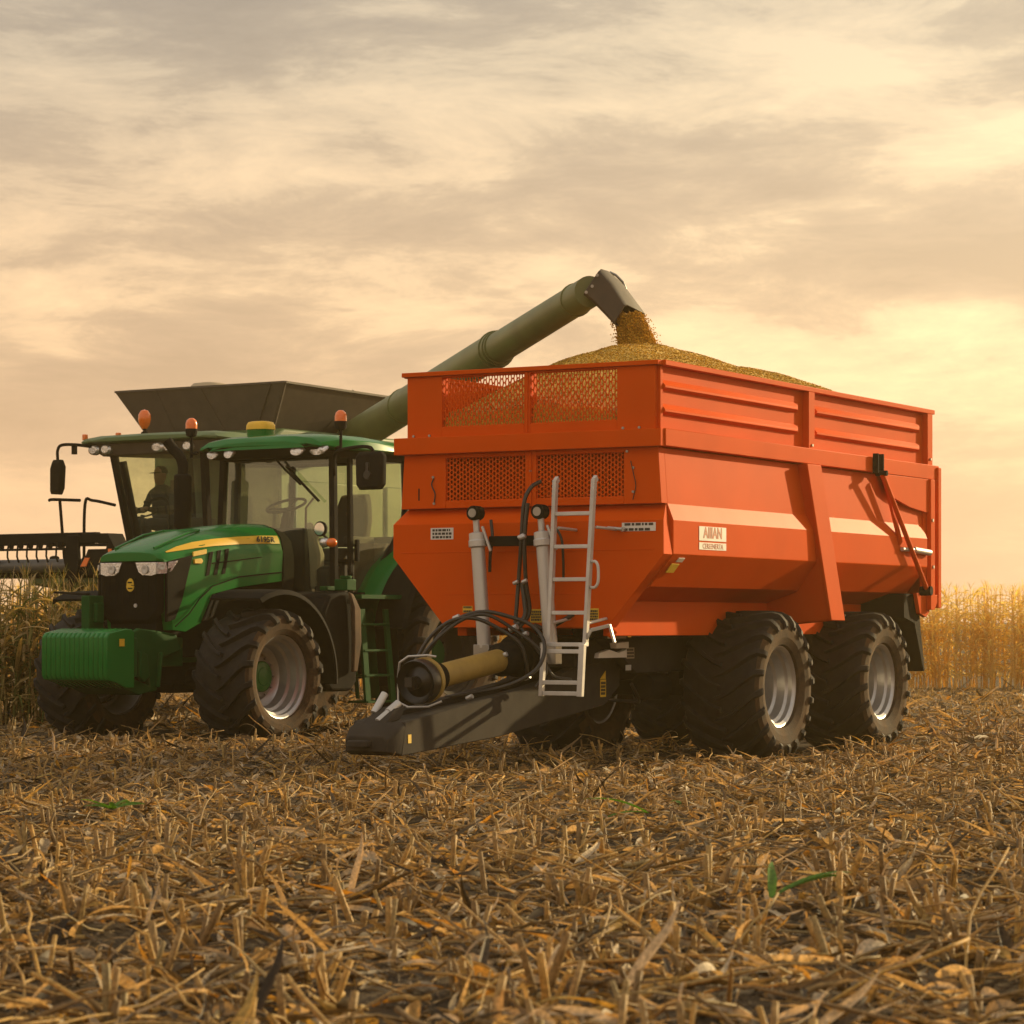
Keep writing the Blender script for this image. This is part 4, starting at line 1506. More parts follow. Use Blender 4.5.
# stripes, vents and small plates along both flanks
for sx in (-1, 1):
    s = MB()
    ys = [-.64, -.45, -.2, .1, .5, .9, 1.262]
    up = [2.082, 2.142, 2.197, 2.237, 2.272, 2.297, 2.305]
    lo = [2.072, 2.098, 2.130, 2.160, 2.188, 2.205, 2.212]

    def hw(y, z):
        for q0, q1 in zip(SEC, SEC[1:]):
            if q0[0] <= y <= q1[0]:
                t = (y - q0[0]) / (q1[0] - q0[0])
                a = [p for p in sec(*q0)[:7]]
                b = [p for p in sec(*q1)[:7]]
                c = [(u[0] * (1 - t) + v[0] * t, u[2] * (1 - t) + v[2] * t) for u, v in zip(a, b)]
                for (x0, z0), (x1, z1) in zip(c, c[1:]):
                    if z1 <= z <= z0:
                        return x0 + (x1 - x0) * (z0 - z) / max(1e-6, z0 - z1)
                return c[-1][0]
        return .5
    rings = []
    for y, a, b in zip(ys, up, lo):
        m_ = (a + b) / 2
        rings.append([(sx * (hw(y, z) + e), y, z) for e in (.002, .009) for z in ((a, m_, b) if e > .005 else (b, m_, a))])
    s.loft(rings)
    stp = s.build('yellow_stripe', M['yellow'], K)
    text('lettering', '6195R', .085, M['ink'], stp, (sx * .5105, .98, 2.252), (R(90 - (8 if sx > 0 else 8)), 0, R(90 * sx)), 1.5, .002, .003)
    s = MB()
    for k in range(3):
        y = -.02 + k * .14
        s.prism([(y, 2.085 + .02 * k), (y + .06, 2.095 + .02 * k), (y - .01, 1.83 + .012 * k), (y - .07, 1.82 + .012 * k)], 'x', sx * .495, sx * .514)
    s.build_each('vent', M['black'], K)
    s = MB()
    s.prism([(-.29, 2.085), (-.06, 2.12), (-.06, 2.07), (-.29, 2.035)], 'x', sx * .485, sx * .502)
    s.build('yellow_plate', M['sticker'], K)
    s = MB()
    s.prism([(-.28, 2.005), (-.16, 2.015), (-.13, 1.985), (-.16, 1.955), (-.28, 1.955)], 'x', sx * .485, sx * .512)
    s.build('side_marker', M['sticker'], K, bevel=.005)
    # panel joint lines
    s = MB()
    s.tube([(sx * .503, -.60, 1.26), (sx * .506, -.37, 1.40), (sx * .508, -.2, 1.56), (sx * .512, .03, 1.71), (sx * .514, .5, 1.82), (sx * .514, 1.29, 1.885)], .007, 6)
    s.tube([(sx * .514, .02, 1.965), (sx * .516, .5, 2.01), (sx * .514, .9, 2.05)], .006, 6)
    s.build_each('panel_joint', M['black'], K)
    s = MB()
    s.prism([(-.12, 1.33), (.04, 1.62), (.08, 1.62), (-.08, 1.33)], 'x', sx * .49, sx * .515)
    s.prism([(-.02, 1.36), (.12, 1.62), (.50, 1.665), (1.30, 1.70), (1.30, 1.66), (.50, 1.63), (.16, 1.58), (.02, 1.36)], 'x', sx * .49, sx * .517)
    s.build('wheel_arch_edge', M['black'], K)
s = MB()
s.loft([[(x * 1.012, y, z + (.006 if z > 2 else 0)) for x, y, z in sec(1.305, .505, 2.45, .16, 1.55)], [(x * 1.0, y, z - .03) for x, y, z in sec(1.52, .50, 2.44, .16, 1.55)]])
s.build('hood_seal', M['black'], K, bevel=.006)
# engine, frame and axle
s = MB()
s.box(-.33, .33, -.72, 1.75, .92, 1.62)
s.box(-.24, .24, -.95, 3.6, .62, .95)
s.box(-.42, .42, 1.5, 3.7, .70, 1.50)
s.cyl((-1.0, 0, .68), (1.0, 0, .68), .13, n=16)
s.cyl((-1.15, 3.45, .95), (1.15, 3.45, .95), .17, n=16)
s.box(-.20, .20, -.26, .26, .52, .80)
s.build('chassis', M['black'], K, bevel=.01)
s = MB()
s.box(-.36, .36, -1.02, -.30, .82, 1.14)
s.box(-.30, .30, -.30, .20, .86, 1.20)
for sx in (-1, 1):
    s.prism([(-1.28, 1.00), (-1.26, 1.18), (-1.10, 1.24), (-.88, 1.22), (-.50, 1.18), (-.40, 1.00), (-.72, .92), (-.82, .56), (-.92, .55), (-1.0, .94), (-1.22, .94)], 'x', sx * .36, sx * .43)
    s.cyl((sx * .44, -1.16, .94), (sx * .30, -1.16, .94), .07, n=16)
    s.prism([(-1.16, 1.00), (-1.05, .96), (-1.02, .72), (-1.10, .66), (-1.18, .72)], 'x', sx * .432, sx * .50)
    s.bar((sx * .47, -.80, .98), (sx * .47, -.86, .60), .03, .06, (0, 1, 0))
s.box(-.42, -.30, -1.10, -.86, 1.20, 1.60)
s.box(-.30, -.24, -1.04, -.92, 1.30, 1.52)
s.build('front_linkage', M['green_dark'], K, bevel=.012)
s = MB()
s.bar((-.42, -.98, 1.615), (-.98, -.90, 1.64), .05, .025, (0, 1, 0))
s.build('guide_rod', M['black'], K, bevel=.004)
# ribbed front weight: a stack of slabs
fw = empty('front_weight', (0, 0, 0), 0, K)
NS = 14
s = MB()
pw = .94 / NS
s.prism([(-1.26, .60), (-1.26, 1.20), (-1.30, 1.235), (-1.40, 1.24), (-1.66, 1.195), (-1.705, 1.15), (-1.71, .74), (-1.68, .69), (-1.55, .66), (-1.40, .60)], 'x', 0, pw - .006)
w1 = s.build('weight_slab', M['green'], fw, bevel=.012, loc=(-.44, 0, 0))
for k in range(1, NS):
    dup(w1, (-.44 + k * pw, 0, 0), fw)
s = MB()
s.box(-.42, .48, -1.62, -1.20, .72, 1.14)
s.prism([(-1.45, .62), (-1.20, .70), (-.80, .58), (-1.1, .52)], 'x', -.36, .42)
s.build('weight_carrier', M['green_dark'], fw, bevel=.01)
s = MB()
s.box(.503, .508, -1.52, -1.44, 1.05, 1.13)
s.build('yellow_tag', M['sticker'], fw)
# wheels
f0 = wheel(K, (1.16, .03, .71), .75, .74, .435, .062, 18, .42, .080, -.02, 'green', hub_r=.17)
dup(f0, (-1.16, .03, .71), K, True)
r0 = wheel(K, (1.15, 3.45, .93), .96, .74, .50, .060, 21, .36, .085, -.05, 'green_dark', 'rim_shaded', hub_r=.18)
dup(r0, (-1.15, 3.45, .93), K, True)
# fenders
for sx in (-1, 1):
    s = MB()
    A = [R(a) for a in range(-4, 122, 6)]
    rg = []
    for a in A:
        y, z = .05 + math.cos(a), .68 + math.sin(a)
        c, n_ = math.cos(a), math.sin(a)
        r0_ = .965
        rg.append([(sx * x, .05 + c * (r0_ + q), .68 + n_ * (r0_ + q)) for x, q in ((.80, 0), (1.48, -.005), (1.51, -.04), (1.525, -.035), (1.50, .02), (1.2, .028), (.80, .025))])
    s.loft(rg)
    s.bar((sx * .62, .10, 1.62), (sx * 1.1, .12, 1.66), .06, .03, (0, 1, 0))
    s.build('front_fender', M['black'], K, bevel=.004)
    # rear fender with the black outer lip
    s = MB()
    A = [R(a) for a in range(52, 172, 6)]
    cy, cz = 3.50, .98
    s.loft([[(sx * x, cy + math.cos(a) * (q), cz + math.sin(a) * (q)) for x, q in ((.78, 1.30), (1.02, 1.31), (1.10, 1.26), (1.10, 1.235), (.78, 1.26))] for a in A])
    s.prism([(2.36, .98), (2.36, 1.55), (2.62, 1.80), (2.80, 1.80), (2.62, .98)], 'x', sx * .70, sx * .79)
    fd = s.build('rear_fender', M['green'], K, bevel=.004)
    s = MB()
    s.loft([[(sx * x, cy + math.cos(a) * q, cz + math.sin(a) * q) for x, q in ((1.102, 1.262), (1.50, 1.25), (1.54, 1.20), (1.50, 1.205), (1.102, 1.23))] for a in [R(a) for a in range(48, 174, 6)]])
    s.build('fender_lip', M['black'], fd)
# tank and battery box between the wheels, its rounded front guard
for sx in (-1, 1):
    s = MB()
    s.prism([(1.02, .62), (.98, 1.45), (1.10, 1.62), (1.42, 1.66), (1.60, 1.60), (1.62, .62), (1.50, .52), (1.12, .52)], 'x', sx * .50, sx * 1.34)
    s.build('fuel_tank', M['black'], K, bevel=.04, seg=3)
    s = MB()
    s.loft([[(sx * 1.36, 1.40, 1.66), (sx * 1.42, 1.38, 1.64), (sx * 1.42, 1.45, 1.62), (sx * 1.36, 1.47, 1.64)], [(sx * 1.37, 1.44, 1.50), (sx * 1.46, 1.40, 1.48), (sx * 1.46, 1.53, 1.45), (sx * 1.37, 1.55, 1.47)], [(sx * 1.37, 1.46, 1.1), (sx * 1.45, 1.42, 1.1), (sx * 1.45, 1.56, 1.08), (sx * 1.37, 1.58, 1.08)], [(sx * 1.36, 1.46, .74), (sx * 1.42, 1.44, .74), (sx * 1.42, 1.52, .74), (sx * 1.36, 1.54, .74)]])
    s.build('tank_guard', M['brown'], K, bevel=.015, seg=3)
# steps (near side)
s = MB()
s.prism([(1.68, 1.46), (1.78, 1.46), (1.90, .40), (1.80, .38)], 'x', 1.30, 1.335)
s.prism([(2.16, 1.46), (2.24, 1.46), (2.40, .38), (2.30, .38)], 'x', 1.30, 1.335)
s.prism([(2.02, 1.46), (2.22, 1.46), (2.36, .42), (2.14, .42)], 'x', 1.10, 1.13)
s.prism([(1.80, 1.46), (1.86, 1.46), (2.0, .42), (1.94, .42)], 'x', 1.08, 1.10)
for z in (1.28, .98, .69, .385):
    q = (1.46 - z) / 1.07
    s.box(1.06, 1.345, 1.70 + .12 * q, 2.22 + .15 * q, z - .012, z + .014)
s.box(.80, 1.40, 1.62, 2.62, 1.575, 1.625)
s.build('cab_steps', M['green_dark'], K, bevel=.004)
s = MB()
s.prism([(2.42, 1.46), (2.66, 1.46), (2.72, .95), (2.62, .62), (2.50, .55)], 'x', 1.0, 1.32)
s.build('step_guard', M['black'], K, bevel=.01)
s = MB()
s.box(1.16, 1.34, 1.42, 1.60, 1.67, 1.80)
s.cyl((1.25, 1.52, 1.80), (1.25, 1.52, 1.84), .07)
s.box(1.0, 1.10, 1.35, 1.55, 1.67, 1.72)
s.build('cap_box', M['green_dark'], K, bevel=.01)
# cab frame
s = MB()
fl = 1.60
for sx in (-1, 1):
    X = .83 * sx
    s.bar((sx * .86, 1.82, fl), (sx * .81, 1.86, 3.30), .075, .075)
    s.bar((sx * .86, 2.14, fl), (sx * .83, 2.16, 3.30), .05, .06)
    s.tube([(sx * .84, 3.24, 3.30), (sx * .86, 3.25, 2.72), (sx * .86, 3.20, 2.46), (sx * .86, 3.02, 2.28), (sx * .86, 2.78, 2.02), (sx * .86, 2.60, 1.66)], .042, 8)
    s.bar((sx * .86, 1.82, fl + .02), (sx * .86, 2.60, fl + .02), .07, .08)
    s.bar((sx * .82, 1.86, 3.27), (sx * .82, 3.44, 3.27), .07, .08)
s.bar((-.82, 1.86, 3.26), (.82, 1.86, 3.26), .06, .07, (0, 1, 0))
s.bar((-.82, 3.25, 3.26), (.82, 3.25, 3.26), .06, .07, (0, 1, 0))
s.bar((-.84, 3.25, 2.30), (.84, 3.25, 2.30), .06, .08, (0, 1, 0))
s.bar((-.84, 1.80, fl), (.84, 1.80, fl), .08, .10, (0, 1, 0))
s.box(-.84, .84, 1.80, 3.4, 1.50, 1.56)
s.build('cab_frame', M['black'], K, bevel=.008)
s = MB()
s.pane([(-.80, 1.825, 1.66), (.80, 1.825, 1.66), (.775, 1.865, 3.22), (-.775, 1.865, 3.22)])
s.build('windshield', M['glass'], K)
s = MB()
s.pane([(-.79, 3.25, 2.34), (.79, 3.25, 2.34), (.77, 3.26, 3.23), (-.77, 3.26, 3.23)])
s.build('rear_window', M['glass_clear'], K)
for sx in (-1, 1):
    s = MB()
    s.pane([(sx * .868, 2.20, 1.68), (sx * .868, 2.56, 1.68), (sx * .868, 2.74, 2.02), (sx * .868, 3.0, 2.28), (sx * .868, 3.20, 2.48), (sx * .85, 3.22, 3.22), (sx * .85, 2.20, 3.22)])
    dr = s.build('side_window', M['glass_clear'], K)
    s = MB()
    s.box(min(sx * .872, sx * .91), max(sx * .872, sx * .91), 2.20, 2.26, 2.02, 2.28)
    s.build('handle', M['black'], dr, bevel=.012)
# roof
s = MB()
rf = []
for y, w, zt, zb in ((1.45, .72, 3.40, 3.36), (1.52, .90, 3.46, 3.33), (1.75, 1.0, 3.50, 3.31), (2.3, 1.03, 3.51, 3.31), (3.0, 1.01, 3.48, 3.31), (3.42, .95, 3.42, 3.31), (3.56, .80, 3.36, 3.33)):
    h = [(0, zt + .015), (w * .6, zt + .005), (w * .86, zt - .025), (w * .98, zt - .08), (w * 1.0, zb + .02), (w * .96, zb)]
    rf.append([(x, y, z) for x, z in h] + [(-x, y, z) for x, z in h[::-1][:-1]])
s.loft(rf)
roof = s.build('roof', M['green'], K, bevel=.006, smooth=50)
s = MB()
s.loft([[(-.86, 1.50, 3.335), (.86, 1.50, 3.335), (.90, 3.40, 3.318), (-.90, 3.40, 3.318)], [(-.80, 1.62, 3.235), (.80, 1.62, 3.235), (.84, 3.38, 3.26), (-.84, 3.38, 3.26)]])
s.build('roof_lining', M['black'], roof, bevel=.02)
for x, y, w in ((-.72, 1.535, .085), (-.44, 1.50, .075), (.56, 1.51, .10), (.82, 1.56, .12)):
    s = MB()
    s.loft([[(x + w * q * math.cos(a), y + .02 - .05 * d + abs(x) * .02, 3.29 + .055 * q * math.sin(a) + .03 * (1 - d)) for a in [2 * math.pi * k / 20 for k in range(20)]] for d, q in ((0, 1.05), (.9, 1.0), (1.2, .8))])
    s.build('work_light', M['lamp'], K)
s = MB()
s.loft([[(-.35 + .16 * q * c, 1.98 + .13 * q * d, z) for c, d in [(math.copysign(abs(math.cos(a)) ** .6, math.cos(a)), math.copysign(abs(math.sin(a)) ** .6, math.sin(a))) for a in [2 * math.pi * k / 24 for k in range(24)]]] for z, q in ((3.48, .95), (3.60, 1.0))])
gd = s.build('satellite_receiver', M['green'], K, bevel=.005)
s = MB()
s.loft([[(-.35 + .165 * q * c, 1.98 + .135 * q * d, z) for c, d in [(math.copysign(abs(math.cos(a)) ** .6, math.cos(a)), math.copysign(abs(math.sin(a)) ** .6, math.sin(a))) for a in [2 * math.pi * k / 24 for k in range(24)]]] for z, q in ((3.602, 1.0), (3.655, .98), (3.69, .85), (3.70, .6))])
s.build('receiver_cap', M['yellow'], gd, smooth=60)
# amber beacons on stalks
for x, y in ((1.03, 1.72), (-1.20, 1.72)):
    s = MB()
    s.cyl((x, y, 3.28), (x, y, 3.54), .018, n=8)
    s.cyl((x - math.copysign(.10, x), y, 3.33), (x, y, 3.33), .018, n=8)
    s.lathe([(0, .03), (.015, .062), (.06, .072), (.10, .072)], (x, y, 3.53), (0, 0, 1), 20, 0, True)
    bs = s.build('beacon', M['black'], K)
    s = MB()
    s.lathe([(0, .070), (.06, .070), (.10, .058), (.125, .03), (.13, .001)], (x, y, 3.631), (0, 0, 1), 20)
    s.build('beacon_lens', M['amber'], bs)
# mirrors
s = MB()
s.tube(smooth_path([(.86, 1.82, 3.02), (.95, 1.70, 3.22), (1.15, 1.58, 3.29), (1.62, 1.50, 3.29), (1.62, 1.50, 3.05)]), .022, 8)
ma = s.build('mirror_arm', M['black'], K)
s = MB()
s.loft([[(1.62 + x * q, 1.50 + dy, 3.03 + z * q) for x, z in ((-.185, -.16), (-.14, -.215), (.14, -.215), (.19, -.16), (.195, .17), (.15, .215), (-.15, .215), (-.195, .17))] for dy, q in ((-.06, .86), (-.03, 1.0), (.03, 1.0), (.05, .9))])
mr_ = s.build('mirror', M['black'], K, bevel=.01)
s = MB()
s.box(1.46, 1.78, 1.552, 1.556, 2.86, 3.20)
s.build('mirror_glass', M['mirror'], mr_)
s = MB()
s.box(1.60, 1.64, 1.42, 1.44, 3.0, 3.12)
s.cyl((1.62, 1.415, 2.98), (1.62, 1.44, 2.98), .05)
s.build('mirror_clamp', M['black_gloss'], mr_, bevel=.006)
s = MB()
s.loft([[(.86 + .085 * q * math.cos(a), 1.55 + dy, 2.385 + .085 * q * math.sin(a)) for a in [2 * math.pi * k / 24 for k in range(24)]] for dy, q in ((-.012, .9), (0, 1.05), (.03, 1.0), (.05, .6))])
s.tube([(.86, 1.58, 2.33), (.88, 1.72, 2.25), (.86, 1.82, 2.25)], .014, 8)
rm = s.build('round_mirror', M['black'], K)
s = MB()
s.cyl((.86, 1.534, 2.385), (.86, 1.5375, 2.385), .072, n=24)
s.build('mirror_glass', M['mirror'], rm)
s = MB()
s.ball((.95, 1.52, 2.225), .07, sz=(.9, .9, .82))
sg = s.build('turn_signal', M['lamp'], K)
s = MB()
s.ball((1.045, 1.525, 2.222), .066, sz=(1.0, .9, .85))
s.build('signal_lens', M['amber'], sg)
s = MB()
s.cyl((.99, 1.58, 2.22), (.88, 1.82, 2.22), .018, n=8)
s.build('signal_arm', M['black'], sg)
# wiper
s = MB()
s.tube([(.02, 1.78, 3.24), (.16, 1.80, 3.10), (.40, 1.78, 2.92)], .014, 8)
s.bar((.17, 1.805, 3.14), (.66, 1.79, 2.72), .03, .022, (0, 1, 0))
s.build('wiper', M['black'], K)
# exhaust stack
s = MB()
s.lathe([(0, .095), (.02, .105), (.62, .105), (.64, .08)], (-1.0, 1.32, 2.42), (0, 0, 1), 24, 0, True)
s.tube(smooth_path([(-1.0, 1.32, 3.05), (-1.0, 1.32, 3.16), (-1.03, 1.30, 3.27), (-1.10, 1.26, 3.36), (-1.16, 1.22, 3.46)]), .062, 14)
s.cyl((-1.0, 1.32, 1.7), (-1.0, 1.32, 2.42), .07)
s.build('exhaust_stack', M['black'], K)
# cab interior
s = MB()
s.loft([[(x * w, y, z) for x in (-.26, .26)] + [(x * w, y + .14, z + .02) for x in (.26, -.26)] for y, z, w in ((2.96, 2.20, 1), (3.04, 2.5, 1), (3.08, 2.72, .85), (3.10, 2.84, .7))])
s.box(-.28, .28, 2.55, 3.06, 2.02, 2.18)
s.box(-.40, -.30, 2.55, 3.0, 2.20, 2.30)
s.box(.30, .42, 2.50, 3.0, 2.20, 2.32)
s.box(-.22, .22, 2.62, 3.0, 1.56, 2.02)
s.build('seat', M['seat'], K, bevel=.03, seg=3, loc=(.06, .16, .02))
s = MB()
s.tube([(-.15 + .235 * math.cos(a), 2.22 + .225 * math.sin(a), 2.70 + .09 * math.sin(a)) for a in [2 * math.pi * k / 36 for k in range(37)]], .017, 8, caps=False)
for a in (R(90), R(210), R(330)):
    s.tube([(-.15, 2.24, 2.66), (-.15 + .23 * math.cos(a), 2.22 + .22 * math.sin(a), 2.70 + .09 * math.sin(a))], .014, 8)
s.tube([(-.15, 2.24, 2.66), (-.13, 2.12, 2.35), (-.10, 2.02, 1.9)], .05, 10)
s.build('steering_wheel', M['black'], K)
s = MB()
s.loft([[(.44, 1.90, 1.70), (.58, 1.90, 1.70), (.58, 2.02, 1.70), (.44, 2.02, 1.70)], [(.42, 1.90, 2.10), (.58, 1.90, 2.10), (.58, 2.02, 2.10), (.42, 2.02, 2.10)], [(.40, 1.90, 2.30), (.52, 1.90, 2.30), (.52, 2.0, 2.30), (.40, 2.0, 2.30)], [(.38, 1.90, 2.48), (.45, 1.90, 2.48), (.45, 1.96, 2.48), (.38, 1.96, 2.48)]])
s.build('steering_column', M['tan'], K, bevel=.03, seg=3)
s = MB()
s.box(-.45, .34, 1.92, 2.10, 1.60, 2.42)
s.prism([(1.90, 1.60), (1.90, 1.95), (2.04, 1.98), (2.08, 1.60)], 'x', .50, .80)
s.build('console', M['black'], K, bevel=.03, seg=3)
s = MB()
s.tube([(.52, 2.6, 1.9), (.50, 2.62, 2.5), (.42, 2.66, 2.62)], .014, 8)
s.tube([(-.62, 3.2, 1.6), (-.62, 3.22, 2.72), (-.5, 3.22, 2.84)], .016, 8)
s.box(.50, .80, 2.7, 3.3, 1.60, 2.25)
s.box(-.80, -.45, 2.3, 3.3, 1.60, 2.15)
s.box(-.84, -.805, 1.95, 3.3, 1.60, 2.34)
s.build('side_console', M['brown'], K, bevel=.02)

# ------------------------------------------------------------------ combine harvester behind the tractor
cB = (-5.0 + 1.3 * math.cos(R(33)), 40 - 1.3 * math.sin(R(33)))
Cb = empty('combine_harvester', (cB[0], cB[1], 0), R(-33))
tag(Cb, 'dusty green combine harvester with dark grain tank and unloading auger reaching over the trailer', 'combine')
s = MB()
s.prism([(-1.15, 1.5), (-1.15, 3.9), (-.90, 4.02), (3.2, 4.02), (5.2, 3.5), (5.6, 2.4), (4.9, 1.3), (1.0, 1.1)], 'x', -.72, 1.45)
s.build('body', M['combine_green'], Cb, bevel=.04, seg=3)
s = MB()
for sx in (-1, 1):
    qx = 1.452 if sx > 0 else .722
    s.box(min(sx * qx, sx * (qx + .04)), max(sx * qx, sx * (qx + .04)), -.7, 1.4, 1.6, 3.3)
    s.box(min(sx * qx, sx * (qx + .04)), max(sx * qx, sx * (qx + .04)), 1.5, 3.4, 1.6, 3.3)
s.build_each('side_shield', M['combine_green'], Cb, bevel=.03)
# flared tank extensions
s = MB()
b = [(-1.16, -.78, 4.03), (1.14, -.78, 4.03), (1.14, 1.9, 4.03), (-1.16, 1.9, 4.03)]
t = [(-1.56, -1.0, 4.655), (1.54, -1.0, 4.655), (1.54, 2.45, 4.60), (-1.56, 2.45, 4.60)]
for i in range(4):
    j = (i + 1) % 4
    s.plate([b[i], b[j], t[j], t[i]], .03)
s.build('grain_tank', M['tank'], Cb)
s = MB()
for p, q in (((-.62, -.79, 4.03), (-.80, -1.01, 4.65)), ((.30, -.79, 4.03), (.02, -1.01, 4.65)), ((.86, -.79, 4.03), (1.3, -1.02, 4.65)), ((1.15, .35, 4.03), (1.55, .6, 4.65)), ((1.16, -.77, 4.03), (1.555, -1.0, 4.66))):
    s.bar(p, q, .03, .03)
s.bar((-1.57, -1.01, 4.655), (1.55, -1.01, 4.655), .03, .03, (0, 1, 0))
s.bar((1.55, -1.0, 4.655), (1.55, 2.45, 4.60), .03, .03)
s.build('tank_rib', M['tank'], Cb)
s = MB()
s.lathe([(-.12, .30), (.14, .30), (.20, .24), (.225, .05), (.225, .001)], (-.88, .3, 4.64), (0, 0, 1), 24)
s.build('tank_cap', M['tan'], Cb)
# cab
s = MB()
xa, xb = .0, 1.62
for x0, x1 in ((.16, .02), (1.50, 1.62)):
    s.bar((x0, -2.62, 2.30), (x1, -2.86, 3.66), .08, .10)
    s.bar((x0, -1.30, 2.30), (x1, -1.26, 3.66), .08, .10)
s.bar((.10, -2.60, 2.30), (1.54, -2.60, 2.30), .1, .1, (0, 1, 0))
s.bar((.30, -2.66, 2.42), (.16, -2.82, 3.5), .05, .12)
s.box(.10, 1.54, -2.6, -1.2, 2.15, 2.25)
s.box(.72, 1.62, -1.24, -1.17, 2.2, 3.66)
s.box(.0, .715, -1.24, -1.17, 2.2, 2.45)
s.build('cab_frame', M['black'], Cb, bevel=.01)
s = MB()
s.pane([(.16, -2.64, 2.34), (1.50, -2.64, 2.34), (1.60, -2.87, 3.62), (.03, -2.87, 3.62)])
s.build('windshield', M['glass'], Cb)
s = MB()
for x0, x1 in ((.125, -.012), (1.535, 1.652)):
    s.pane([(x0, -2.56, 2.34), (x0, -1.34, 2.34), (x1, -1.30, 3.62), (x1, -2.80, 3.62)])
s.build_each('side_window', M['glass_clear'], Cb)
s = MB()
rf = []
for y, w, zt, zb in ((-3.10, 1.00, 3.80, 3.76), (-3.04, 1.20, 3.83, 3.74), (-2.7, 1.27, 3.86, 3.72), (-1.6, 1.27, 3.86, 3.72), (-1.2, 1.2, 3.84, 3.73)):
    h = [(0, zt + .02), (w * .7, zt + .01), (w * .94, zt - .02), (w, zb + .03), (w * .98, zb)]
    rf.append([(.80 + x, y, z) for x, z in h] + [(.80 - x, y, z) for x, z in h[::-1][:-1]])
s.loft(rf)
crf = s.build('roof', M['combine_green'], Cb, bevel=.006)
s = MB()
s.loft([[(-.38, -3.0, 3.735), (1.98, -3.0, 3.735), (1.98, -1.2, 3.725), (-.38, -1.2, 3.725)], [(-.1, -2.94, 3.57), (1.7, -2.94, 3.57), (1.68, -1.2, 3.62), (-.08, -1.2, 3.62)]])
s.build('roof_lining', M['tank'], crf, bevel=.02)
for x, w in ((-.20, .10), (.02, .09), (.94, .11), (1.14, .11), (1.46, .09)):
    s = MB()
    s.loft([[(x + w * q * math.cos(a), -2.96 - .06 * d, 3.66 + .07 * q * math.sin(a)) for a in [2 * math.pi * k / 20 for k in range(20)]] for d, q in ((0, 1.05), (.8, 1.0), (1.2, .7))])
    s.build('work_light', M['lamp'], Cb)
s = MB()
s.lathe([(0, .05), (.03, .05), (.05, .02), (.10, .02)], (.36, -2.6, 3.87), (0, 0, 1), 16, 0, True)
bs = s.build('beacon', M['black'], Cb)
s = MB()
s.lathe([(0, .035), (.05, .07), (.13, .088), (.20, .082), (.25, .05), (.265, .001)], (.36, -2.6, 3.95), (0, 0, 1), 20)
s.build('beacon_lens', M['amber'], bs)
s = MB()
for x in (-.40, .2):
    s.box(x, x + .06, -3.02, -2.96, 3.80, 3.88)
s.build_each('marker_lamp', M['amber'], crf, bevel=.01)
# mirror on its long arm, hand rails and ladder platform
s = MB()
s.tube(smooth_path([(-.20, -3.0, 3.70), (-.40, -3.12, 3.73), (-.60, -3.2, 3.73), (-.66, -3.22, 3.66), (-.66, -3.22, 3.52)]), .022, 8)
s.cyl((-.42, -3.15, 3.60), (-.42, -3.15, 3.72), .04)
cm = s.build('mirror_arm', M['black'], Cb)
s = MB()
s.loft([[(-.66 + x * q, -3.22 + dy, 3.28 + z * q) for x, z in ((-.10, -.22), (.06, -.23), (.10, -.15), (.12, .16), (.08, .25), (-.06, .25), (-.10, .15))] for dy, q in ((-.07, .8), (-.03, 1), (.03, 1), (.05, .85))])
s.build('mirror', M['black'], cm, bevel=.01)
s = MB()
for pts in ([(.14, -2.95, 2.90), (-.22, -3.0, 2.97), (-.36, -3.0, 2.93), (-.38, -3.0, 2.2), (-.38, -3.0, 1.9)], [(-.18, -3.3, 2.96), (-.62, -3.35, 2.98), (-.70, -3.35, 2.97)], [(-.52, -3.33, 2.96), (-.44, -3.33, 2.2), (-.40, -3.33, 1.9)], [(-.66, -3.35, 2.36), (.20, -2.95, 2.36)],
            [(.18, -2.4, 2.96), (.5, -2.3, 2.96), (.52, -2.3, 2.3)]):
    s.tube(smooth_path(pts), .021, 8)
s.box(-.50, .1, -3.3, -1.6, 1.86, 1.92)
s.ball((-.60, -3.35, 2.18), .05, sz=(1.8, .6, .7))
s.build('handrail', M['black'], Cb)
# cab interior: seat and steering column
s = MB()
s.box(.0, .40, -2.22, -1.76, 2.26, 2.56)
s.box(.0, .36, -1.84, -1.74, 2.56, 3.05)
s.box(.62, .80, -2.3, -1.6, 2.26, 2.75)
s.tube([(.24, -2.58, 2.26), (.24, -2.50, 2.78)], .03)
s.tube([(.24 + .17 * math.cos(a), -2.46 + .17 * math.sin(a), 2.80 + .06 * math.sin(a)) for a in [2 * math.pi * k / 24 for k in range(25)]], .015, 6, caps=False)
s.box(.66, .74, -2.42, -2.20, 2.85, 3.25)
s.box(.68, .72, -2.34, -2.28, 2.75, 2.86)
s.build('seat', M['seat'], Cb, bevel=.02)
s = MB()
s.tube(smooth_path([(1.70, -2.2, 3.3), (1.74, -2.3, 3.32), (1.74, -2.34, 3.2), (1.70, -2.3, 2.3)]), .02, 8)
s.build('grab_handle', M['black'], Cb)
# wheels
c0 = wheel(Cb, (1.30, -1.5, .93), .96, .74, .48, .055, 21, .34, .08, .0, 'yellow', hub_r=.22)
dup(c0, (-1.30, -1.5, .93), Cb, True)
c1 = wheel(Cb, (1.20, 3.6, .62), .65, .5, .33, .045, 19, .36, .065, .0, 'yellow', hub_r=.15)
dup(c1, (-1.20, 3.6, .62), Cb, True)
s = MB()
s.cyl((-1.2, -1.5, .93), (1.2, -1.5, .93), .2)
s.cyl((-1.1, 3.6, .62), (1.1, 3.6, .62), .12)
s.box(-.8, .8, -1.2, 4.0, .9, 1.5)
s.build_each('axle', M['black'], Cb)
